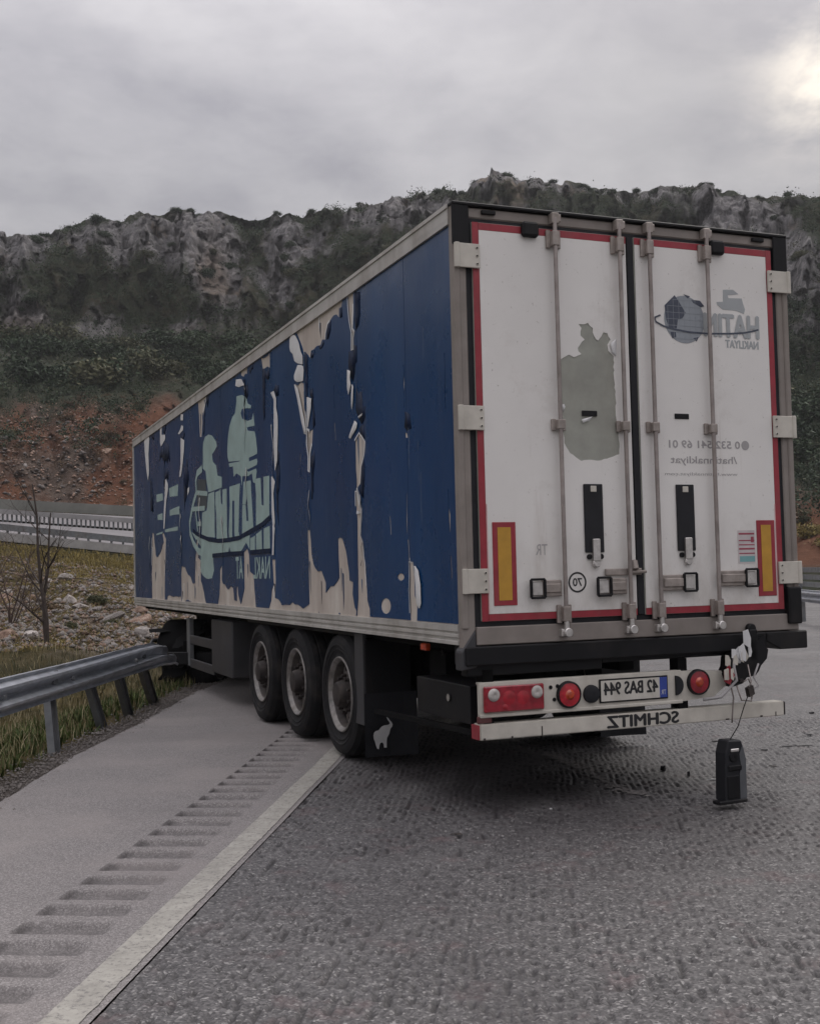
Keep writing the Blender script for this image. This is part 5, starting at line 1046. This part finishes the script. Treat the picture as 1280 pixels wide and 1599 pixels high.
def rubble(name, n, pick, s0, s1, m, seed=1):
    q = np.random.RandomState(seed); base = np.array([(0, 0, .8), (.9, 0, 0), (0, .9, 0), (-.9, 0, 0), (0, -.9, 0), (0, 0, -.5)]); fc = [(0, 1, 2), (0, 2, 3), (0, 3, 4), (0, 4, 1), (5, 2, 1), (5, 3, 2), (5, 4, 3), (5, 1, 4)]
    P = pick(q, n); s = s0 + (s1 - s0) * q.rand(n)**2.2; V = base[None] * (.6 + .7 * q.rand(n, 6, 1)) * s[:, None, None] * np.array([1, 1, .75]); a = q.rand(n) * 6.28
    c, s_ = np.cos(a)[:, None], np.sin(a)[:, None]
    V = np.stack([V[..., 0] * c - V[..., 1] * s_, V[..., 0] * s_ + V[..., 1] * c, V[..., 2]], -1) + P[:, None]
    F = (np.array(fc)[None] + 6 * np.arange(n)[:, None, None]).reshape(-1, 3)
    o = link(name, np_mesh(name, V.reshape(-1, 3), F, m, smooth=False)); prop(o, kind='stuff'); return o
def grid_pick(u0, u1, q0, q1, dz=.02, veg=False):
    def f(q, n):
        if veg:
            P = f0(q, n * 5); ok = q.rand(n * 5) > np.minimum(P[:, 3] * 1.25, .985); P = P[ok][:n, :3]; return np.concatenate([P, np.repeat(P[:1], n - len(P), 0)]) if len(P) < n else P
        return f0(q, n)[:, :3]
    def f0(q, n):
        ci = np.searchsorted(cols, q.uniform(u0, u1, n)).clip(0, NCOL - 1); ri = np.searchsorted(Q, q.uniform(q0, q1, n)).clip(0, NROW - 2); fr = q.rand(n)
        g = lambda A: A[ri, ci] * (1 - fr) + A[ri + 1, ci] * fr
        return np.stack([g(Xg) + q.uniform(-.06, .06, n), g(Yg) + q.uniform(-.06, .06, n), g(Zg) + dz, g(rockm)], -1)
    return f
rubble('rubble', 6500, grid_pick(-160, 320, 2.0, 4.0), .03, .17, [MR_g], 5)
rubble('rubble', 6000, grid_pick(-160, 320, 2.0, 4.0), .03, .15, [MR_b], 8)
rubble('cutting_rubble', 2200, grid_pick(-200, 230, 6.9, 8.1, .05), .05, .3, [MR_b], 6)
rubble('cutting_rubble', 1200, grid_pick(-200, 160, 6.9, 7.9, .05), .08, .4, [mat_rock('grey_brown_rock', (.09, .075, .07), (.2, .17, .155), (.36, .33, .31))], 16)
def verge_pick(q, n):
    s = 5 + 13 * q.rand(n)**1.2; t = np.interp(s, [-12, 3, 7.9, 9.9, 12, 15.6, 62], [-3.3, -3.4, -3.75, -4.05, -4.2, -4.55, -4.7]) + .12 - .42 * q.rand(n)**.8 + .07 * q.randn(n)
    return np.stack([s * DV.x + t * NV.x, s * DV.y + t * NV.y, np.where(t > np.interp(s, [5, 15], [-3.6, -4.5]), -.004, -.045)], -1)
rubble('gravel', 9000, verge_pick, .004, .022, [mat_rock('chippings', (.17, .15, .14), (.27, .24, .22), (.38, .35, .33))], 9)
# ------------------------------------------------------------------ vegetation
def mat_leaf(name, lo, hi, tr=.0):
    m, t, b = mat0(name); inf = t.new('ShaderNodeObjectInfo'); geo = t.new('ShaderNodeNewGeometry')
    f = t.math('ADD', t.math('MULTIPLY', geo.outputs['Random Per Island'], .6), t.math('MULTIPLY', inf.outputs['Random'], .4))
    t.l.new(t.ramp(f, [(.15, lo), (.85, hi)]), b.inputs['Base Color']); b.inputs['Roughness'].default_value = .7; b.inputs['Specular IOR Level'].default_value = .25; return m
ML_dark = mat_leaf('evergreen_leaf', (.014, .029, .014), (.044, .068, .031)); ML_oliv = mat_leaf('olive_leaf', (.045, .052, .026), (.1, .1, .05))
ML_brown = mat_leaf('dry_leaf', (.05, .034, .02), (.13, .085, .045)); ML_gold = mat_leaf('yellow_green_leaf', (.13, .105, .028), (.25, .19, .06)); M_bark = mat('bark', (.055, .042, .036), .9, var=.3, vs=12); M_twig = mat('reddish_twig', (.085, .058, .048), .9, var=.3, vs=10)
def leaf_cloud(n, R, seed, size, flat=.75, m=(0,)):
    q = np.random.RandomState(seed); 
    cl = q.randn(9, 3); cl /= np.linalg.norm(cl, axis=1)[:, None]; cl *= (.25 + .5 * q.rand(9, 1)); cl[:, 2] = np.abs(cl[:, 2]) * .9
    c = cl[q.randint(0, 9, n)] + q.randn(n, 3) * .21; c *= R * np.array([1, 1, flat]); c[:, 2] += .25 * R * flat; c = c[c[:, 2] > -.1 * R]; n = len(c)
    d1 = q.randn(n, 3); d1 /= np.linalg.norm(d1, axis=1)[:, None]; d2 = np.cross(d1, q.randn(n, 3)); d2 /= np.linalg.norm(d2, axis=1)[:, None]
    s = size * (.6 + .8 * q.rand(n, 1))
    V = np.stack([c - d1 * s, c + d2 * s * .5, c + d1 * s, c - d2 * s * .5], 1).reshape(-1, 3)
    return V, np.arange(4 * n).reshape(-1, 4)
def shrub_mesh(seed, m, n=1900, size=.068):
    V, F = leaf_cloud(n, 1., seed, size); me = np_mesh('crown', V, F, m, smooth=False); return me
sh_d = [shrub_mesh(i, ML_dark) for i in range(6)]; sh_o = [shrub_mesh(20 + i, ML_oliv) for i in range(4)]; sh_b = [shrub_mesh(40 + i, ML_brown, 1200) for i in range(3)]; sh_g = [shrub_mesh(60 + i, ML_gold) for i in range(2)]
trunk_mb = MB(); trunk_mb.tube([(0, 0, -.5), (.03, .02, 0), (-.02, .05, .35), (.06, .02, .6)], [.07, .06, .045, .02], 6); trunk_mb.tube([(0, 0, .1), (.2, .1, .5)], [.035, .012], 5); trunk_mb.tube([(0, .02, .15), (-.22, -.05, .5)], [.035, .012], 5)
trunk_me = trunk_mb.mesh('trunk', M_bark)
rv = random.Random(23)
def shrub(p, R, pool, lab, grp, nm='shrub', cat='shrub'):
    r = empty(nm, p); r.rotation_euler = (0, 0, rv.uniform(0, 6.28)); prop(r, lab, cat, grp)
    c = link('crown', rv.choice(pool), r); c.scale = (R * rv.uniform(.85, 1.25), R * rv.uniform(.85, 1.2), R * rv.uniform(.7, 1.05))
    t = link('trunk', trunk_me, r); t.scale = (R, R, R)
def where(u, q, R, lo, hi):
    size = 'small' if R < lo + (hi - lo) * .3 else ('large' if R > lo + (hi - lo) * .6 else 'middling')
    return size, ('near the left edge' if u < 90 else 'below the pale rock column' if u < 250 else 'right of the pale rock column' if u < 420 else 'above the trailer side' if u < 715 else 'above the left rear door' if u < 985 else 'above the right rear door' if u < 1215 else 'right of the trailer')
def scatter(n, u0, u1, q0, q1, r0, r1, pools, lab, grp, nm='shrub', keep=None):
    k = 0
    while k < n:
        u, q = rv.uniform(u0, u1), rv.uniform(q0, q1)
        if keep and not keep(u, q): continue
        R = r0 + (r1 - r0) * rv.random()**1.6; sz, pl = where(u, q, R, r0, r1); shrub(tz(u, q) + Vector((0, 0, -.15 * R)), R, rv.choice(pools), lab.replace('SIZE', sz).replace('PLACE', pl), grp + ', ' + sz + ' ' + pl if 'SIZE' in lab else grp, nm); k += 1
def clear(u, q): return not (215 < u < 1215 and q < 11 - max(0, (u - 215)) / 500 * 0) or q > 9.5
vis = lambda u, q: u < 330 or u > 1205 or q > 11.5 or (u < 480 and q > 9)
scatter(60, -150, 420, 8.7, 10.2, 1.5, 4.6, [sh_d, sh_d, sh_o], 'SIZE evergreen shrub on the bench below the cliff, PLACE', 'shrubs on the bench below the cliff', keep=vis)
scatter(40, -100, 1290, 10.2, 13.0, .8, 2.2, [sh_d, sh_d, sh_o], 'SIZE shrub growing from the cliff face, PLACE', 'shrubs on the cliff face', keep=vis)
scatter(46, -80, 1300, 13.6, 14.0, .8, 1.9, [sh_d], 'SIZE bush on the cliff top, PLACE', 'bushes along the cliff top')
scatter(34, 1205, 1400, 8.3, 12.0, 1.8, 4.2, [sh_d, sh_d, sh_o], 'SIZE dense dark shrub on the slope, PLACE', 'shrubs on the right-hand slope')
scatter(12, 1210, 1380, 7.3, 8.4, .9, 2.2, [sh_b, sh_o, sh_b], 'dry brown bush low on the slope right of the trailer', 'dry bushes on the right-hand slope')
for u, q, R in ((1262, 7.35, 2.0), (1290, 7.2, 1.6)): shrub(tz(u, q), R, sh_g, 'yellow-green bush beside the right-hand guardrail', 'yellow-green bushes by the guardrail')
shrub(tz(185, 8.75), 4.6, [sh_d[0]], 'largest round dark shrub at the top of the red cutting', None)
shrub(tz(25, 8.7), 3.8, sh_d[:1], 'broad dark shrub above the cutting at the left edge', None)
shrub(tz(75, 8.75), 3.2, sh_d[1:2], 'second broad dark shrub above the cutting, left of the round one', None)
scatter(26, -120, 225, 7.0, 8.5, .4, 1.3, [sh_o, sh_b, sh_b], 'dry tuft growing in the red cutting', 'dry tufts in the red cutting')
scatter(34, -140, 310, 2.2, 4.3, .18, .5, [sh_o, sh_b, sh_g], 'low dry weed between the rocks of the bank', 'weeds on the bank', nm='weed')
def scrub(name, n, u0, u1, q0, q1, s0, s1, m, seed, cond=None):
    q = np.random.RandomState(seed); P = grid_pick(u0, u1, q0, q1, 0., True)(q, n); 
    m_ = 54; s = s0 + (s1 - s0) * q.rand(n)**2
    c = P[:, None] + q.randn(n, m_, 3) * s[:, None, None] * np.array([.55, .55, .38]) + np.array([0, 0, .35]) * s[:, None, None]
    c = c.reshape(-1, 3); k = len(c); d1 = q.randn(k, 3); d1 /= np.linalg.norm(d1, axis=1)[:, None]; d2 = np.cross(d1, q.randn(k, 3)); d2 /= np.linalg.norm(d2, axis=1)[:, None]
    sz = np.repeat(s, m_)[:, None] * .13; V = np.stack([c - d1 * sz, c + d2 * sz * .6, c + d1 * sz, c - d2 * sz * .6], 1).reshape(-1, 3)
    o = link(name, np_mesh(name, V, np.arange(4 * k).reshape(-1, 4), m, smooth=False)); prop(o, kind='stuff')
scrub('scrub', 2600, -150, 1330, 9.7, 13.45, .35, 1.5, [ML_dark], 3); scrub('scrub', 1300, -150, 1330, 8.2, 13.45, .3, 1.1, [ML_oliv], 4); scrub('scrub', 320, -150, 420, 8.4, 10.3, .4, 1.5, [ML_dark], 12)
scrub('scrub', 500, 1200, 1380, 7.6, 12, .5, 1.8, [ML_dark], 13); scrub('dry_scrub', 700, -150, 320, 2.1, 4.2, .07, .22, [ML_brown], 14); scrub('dry_scrub', 420, -150, 240, 6.9, 8.3, .2, .7, [ML_brown], 15)
scrub('scrub', 1500, -150, 320, 3.0, 4.8, .08, .26, [ML_gold], 18); scrub('dry_scrub', 700, -150, 320, 1.9, 3.6, .06, .18, [ML_gold], 19); scrub('scrub', 300, -150, 240, 7.5, 8.8, .4, 1.3, [ML_dark], 20)
# grass on the verge
def blades(name, n, pick, h0, h1, w, m, seed, lean=.5):
    q = np.random.RandomState(seed); P = pick(q, n); h = (h0 + (h1 - h0) * q.rand(n)**1.5)[:, None]; a = q.rand(n) * 6.28
    d = np.stack([np.cos(a), np.sin(a), 0 * a], -1); s = np.stack([-np.sin(a), np.cos(a), 0 * a], -1) * w; l = lean * q.rand(n, 1); z = np.array([0, 0, 1.])
    V = np.stack([P - s, P + s, P + d * h * l * .4 + z * h * .6 + s * .8, P + d * h * l * .4 + z * h * .6 - s * .8, P + d * h * l + z * h], 1)
    F4 = (np.array([[0, 1, 2], [0, 2, 3], [3, 2, 4]])[None] + 5 * np.arange(n)[:, None, None]).reshape(-1, 3)
    o = link(name, np_mesh(name, V.reshape(-1, 3), F4, m, smooth=False)); prop(o, kind='stuff')
def verge_far(s0, s1, t0, t1, dz=-.04):
    def f(q, n):
        s = s0 + (s1 - s0) * q.rand(n); g = q.rand(n); ed = np.interp(s, [-12, 3, 7.9, 9.9, 12, 15.6, 62], [-3.3, -3.4, -3.75, -4.05, -4.2, -4.55, -4.7]); t = ed - t0 - (t1 - t0) * g
        keep = fbm(s / .7, t / .5, 3, 3, 5) > -.12 - .3 * g; s, t = s[keep], t[keep]
        X, Y = s * DV.x + t * NV.x, s * DV.y + t * NV.y; A = np.arctan2(X, Y); Dd = np.hypot(X, Y)
        ci = np.searchsorted(AZ, A).clip(0, NCOL - 1); Z = np.array([Zg[min(np.searchsorted(Dg[:160, c], d), NROW - 1), c] for c, d in zip(ci, Dd)])
        P = np.stack([X, Y, Z], -1); r = np.zeros((n, 3)); r[:] = P[np.arange(n) % len(P)] if len(P) else 0; return r
    return f
ML_grass = mat_leaf('green_grass', (.035, .056, .015), (.10, .125, .036)); ML_straw = mat_leaf('straw', (.17, .14, .065), (.36, .31, .19))
blades('grass', 7000, verge_far(4.5, 17, .3, 2.6), .04, .16, .006, [ML_grass], 1); blades('grass', 5200, verge_far(4.5, 18, .3, 3.4), .06, .22, .004, [ML_straw], 2, .9)
blades('grass', 2200, grid_pick(-160, 320, 1.1, 2.6, 0), .05, .2, .008, [ML_oliv], 3); blades('grass', 5200, grid_pick(-160, 320, 1.1, 4.4, 0), .06, .22, .008, [ML_straw], 4, .8); blades('grass', 5000, grid_pick(-160, 320, 3.6, 4.95, 0), .1, .3, .02, [ML_gold], 6, .8)
blades('broad_leaf_weeds', 3000, verge_far(4.5, 17, .3, 2.0), .03, .15, .013, [ML_grass], 5, 1.1)
# bare trees
def branchy(mb, p, d, L, r, lvl, q, nseg=5):
    pts = [Vector(p)]; rs = [r]; d = Vector(d).normalized()
    for i in range(nseg):
        d = (d + Vector((q.gauss(0, .13), q.gauss(0, .13), q.gauss(.05, .1)))).normalized(); pts.append(pts[-1] + d * L / nseg); rs.append(r * (1 - .75 * (i + 1) / nseg))
    mb.tube(pts, rs, 6 if lvl == 0 else 4)
    if lvl < 3:
        for k in range(int(q.uniform(4, 7))):
            i = q.randint(1, nseg); a = q.uniform(0, 6.28); dd = (d * .5 + Vector((math.cos(a), math.sin(a), q.uniform(.1, .7)))).normalized(); branchy(mb, pts[i], dd, L * q.uniform(.32, .55), rs[i] * .55, lvl + 1, q, 4)
def bare_tree(u, q_, stems, lab, seed, nm='bare_tree', grp=None, m=None, cat='tree'):
    base = tz(u, q_); r = empty(nm, base); prop(r, lab, cat, grp); q = random.Random(seed)
    for k, (dx, dy, L, rad) in enumerate(stems):
        b = MB(); branchy(b, (0, 0, -.1), (dx, dy, 1), L, rad, 0, q); b.build('trunk' if k == 0 else 'stem', m or M_bark, r, recalc=False)
bare_tree(69, 2.06, [(-.13, .05, 3.0, .055), (.12, .0, 3.6, .06)], 'bare young tree forking into two thin trunks behind the guardrail', 4)
bare_tree(14, 2.5, [(.1, .1, 2.6, .03), (-.2, 0, 2.4, .03), (.25, .1, 2.2, .025), (0, -.2, 2.0, .025), (.4, 0, 1.8, .02)], 'leafless reddish bush at the left edge above the bank', 5, 'bare_bush', None, M_twig, 'bush')
bare_tree(-35, 2.4, [(.1, .1, 2.9, .03), (-.2, 0, 2.4, .03), (.25, .1, 2.4, .025), (.5, -.1, 2.0, .02)], 'second leafless bush beside the left edge of the bank', 6, 'bare_bush', None, M_twig, 'bush')
bare_tree(40, 2.9, [(.1, .1, 1.6, .02), (-.3, 0, 1.5, .02), (.35, .1, 1.4, .02)], 'low leafless twiggy bush behind the forked young tree', 7, 'bare_bush', None, M_twig, 'bush')
# ------------------------------------------------------------------ broken lamp hanging at the road, its wire and the debris
_r = ray(1145, 1260); _k = -CAM_H / _r.z; lp = Vector((_r.x * _k, _r.y * _k, .03)); ax = Vector((math.cos(.45), math.sin(.45), 0)); ay = Vector((-ax.y, ax.x, 0))
BL = empty('broken_tail_light', lp, .45); prop(BL, 'torn-off black tail light dangling just above the road on a wire', 'tail light')
pr = [(-.082, .0), (.085, .0), (.088, .27), (.06, .375), (-.045, .38), (-.072, .30)]
b = MB(); nP = len(pr); b.add([(x, y, z + .012) for y in (-.03, .075) for x, z in pr], [tuple(range(nP)), tuple(range(2 * nP - 1, nP - 1, -1))] + [(i, (i + 1) % nP, nP + (i + 1) % nP, nP + i) for i in range(nP)])
b.build('lamp_case', M_seal, BL, bevel=.008)
b = MB(); b.add([(.03, -.034, .02), (.083, -.034, .02), (.085, -.034, .27), (.06, -.034, .36), (.032, -.034, .30), (.045, -.034, .22), (.03, -.034, .18)], [tuple(range(7))]); b.build('case_side', mat('lighter_grey_plastic', (.085, .09, .098), .6, var=.15, vs=12), BL)  # lighter strip down the right of the case front
b = MB(); b.box(-.07, .024, -.036, -.028, .03, .17); b.build('lamp_socket', M_black, BL, bevel=.006)
b = MB(); b.box(-.06, .05, -.040, -.028, .2, .235); b.build('lamp_rib', M_black, BL, bevel=.006)
b = MB(); b.lathe([(-.031, .034), (-.038, .032), (-.04, .026), (-.033, .0)], (-.012, 0, .285), 'y', 18); b.build('bulb_socket', M_black, BL, smooth=True)
b = MB(); b.box(-.035, .03, -.04, -.029, .318, .338); b.build('reflector', M_bright, BL, bevel=.004)
b = MB(); b.box(-.15, .075, -.05, .02, .0, .022); b.build('bracket', M_black, BL, bevel=.004)
q1 = TM @ Vector((2.075, -.10, .645)); q0 = lp + Vector((.0, .02, .39))
b = MB(); b.tube([q0 - lp, q0.lerp(q1, .3) - lp + Vector((.012, 0, -.01)), q0.lerp(q1, .7) - lp + Vector((.004, 0, .0)), q1 - lp], .0035, 5)
w_ = b.build('wire', M_dark, BL); w_.matrix_parent_inverse = Matrix.Rotation(-.45, 4, 'Z')
def chip(p, s, m, lab, nm, cat='debris', seed=0, h=.4):
    q = random.Random(seed); me = MB(); n_ = 6
    ang = sorted(q.uniform(0, 6.28) for _ in range(n_)); rr_ = [q.uniform(.6, 1.1) for _ in ang]
    lo = [(s * r * math.cos(a), s * r * math.sin(a), 0) for a, r in zip(ang, rr_)]; hi_ = [(x * .8, y * .8, s * h * q.uniform(.6, 1.2)) for x, y, z in lo]
    me.add(lo + hi_, [tuple(range(n_ - 1, -1, -1)), tuple(range(n_, 2 * n_))] + [(i, (i + 1) % n_, n_ + (i + 1) % n_, n_ + i) for i in range(n_)])
    o = me.build(nm, m); o.location = p; prop(o, lab, cat); return o
def gp(u, v): r = ray(u, v); k = -CAM_H / r.z; return Vector((r.x * k, r.y * k, 0))
M_paper = mat('dull_white_plastic', (.5, .5, .49), .5)
chip(gp(1035, 1203), .035, M_black, 'larger black plastic lump on the road left of the lamp', 'plastic_lump', seed=1, h=.9)
chip(gp(1072, 1211), .03, M_black, 'smaller black plastic lump nearest the hanging lamp', 'plastic_lump', seed=2, h=.9)
o = chip(gp(1116, 1218), .06, M_paper, 'white plastic shard lying flat beside the hanging lamp', 'plastic_shard', seed=3, h=.12); o.scale = (1, .45, 1); o.rotation_euler = (0, 0, -.5)
chip(gp(1147, 1469), .022, M_paper, 'small white scrap alone in the near lane', 'plastic_shard', seed=4, h=.5)
o = chip(gp(1228, 1166), .12, M_black, 'long thin black trim strip on the lane by the right edge', 'trim_strip', seed=5, h=.06); o.scale = (1, .14, 1); o.rotation_euler = (0, 0, .2)
o = chip(gp(1120, 1158), .07, M_black, 'short dark sliver just behind the hanging lamp', 'plastic_sliver', seed=6, h=.1); o.scale = (1, .2, 1)
chip(gp(1268, 1114), .05, M_black, 'flat dark fragment farthest out on the lane', 'plastic_fragment', seed=7, h=.25)
chip(gp(933, 1150), .04, M_black, 'black lump under the white bumper bar', 'plastic_lump', seed=8, h=.6)
chip(gp(1193, 1172), .03, M_black, 'dark crumb between the lamp and the trim strip', 'plastic_crumb', seed=9, h=.3)
o = chip(gp(715, 1303), .05, M_hub, 'brown leaf-like flake in the shade behind the trailer', 'flake', seed=10, h=.1); o.scale = (1.3, .4, 1)
o = chip(gp(1258, 1165), .1, M_black, 'second thin dark strip touching the right edge of the lane', 'trim_strip', seed=12, h=.06); o.scale = (1, .1, 1); o.rotation_euler = (0, 0, .25)
o = chip(gp(1205, 1197), .09, M_hub, 'rusty curved sliver in front of the trim strip', 'plastic_sliver', seed=13, h=.08); o.scale = (1, .12, 1); o.rotation_euler = (0, 0, -.3)
chip(gp(1262, 1148), .03, M_black, 'black crumb just above the thin trim strips', 'plastic_crumb', seed=14, h=.3)
chip(gp(1084, 1172), .02, M_black, 'tiny dark crumb left of the hanging lamp top', 'plastic_crumb', seed=15, h=.3)
chip(gp(860, 1264), .012, M_paper, 'tiny white speck on the dark part of the lane', 'plastic_speck', seed=11, h=.6)
# pale scuff left by the sliding bumper
def scuff():
    q = random.Random(9); A = [gp(x, y) for x, y in ((800, 1166), (850, 1178), (885, 1188), (915, 1203), (945, 1222), (975, 1236), (1005, 1240))]; b = MB()
    for k in range(420):
        u = q.random() * (len(A) - 1.001); i = int(u); p = A[i].lerp(A[i + 1], u - i) + Vector((q.gauss(0, .04), q.gauss(0, .045), .003 + .001 * q.random())); s = q.uniform(.006, .028)
        b.add([p + Vector((s * math.cos(a) * q.uniform(.5, 1.2), s * .6 * math.sin(a), 0)) for a in (0, 1.2, 2.5, 3.8, 5)], [(0, 1, 2, 3, 4)])
    o = b.build('scuff_mark', mat('pale_scrape', (.2, .185, .178), .85, var=.2, vs=30), recalc=False); prop(o, kind='structure')
scuff()
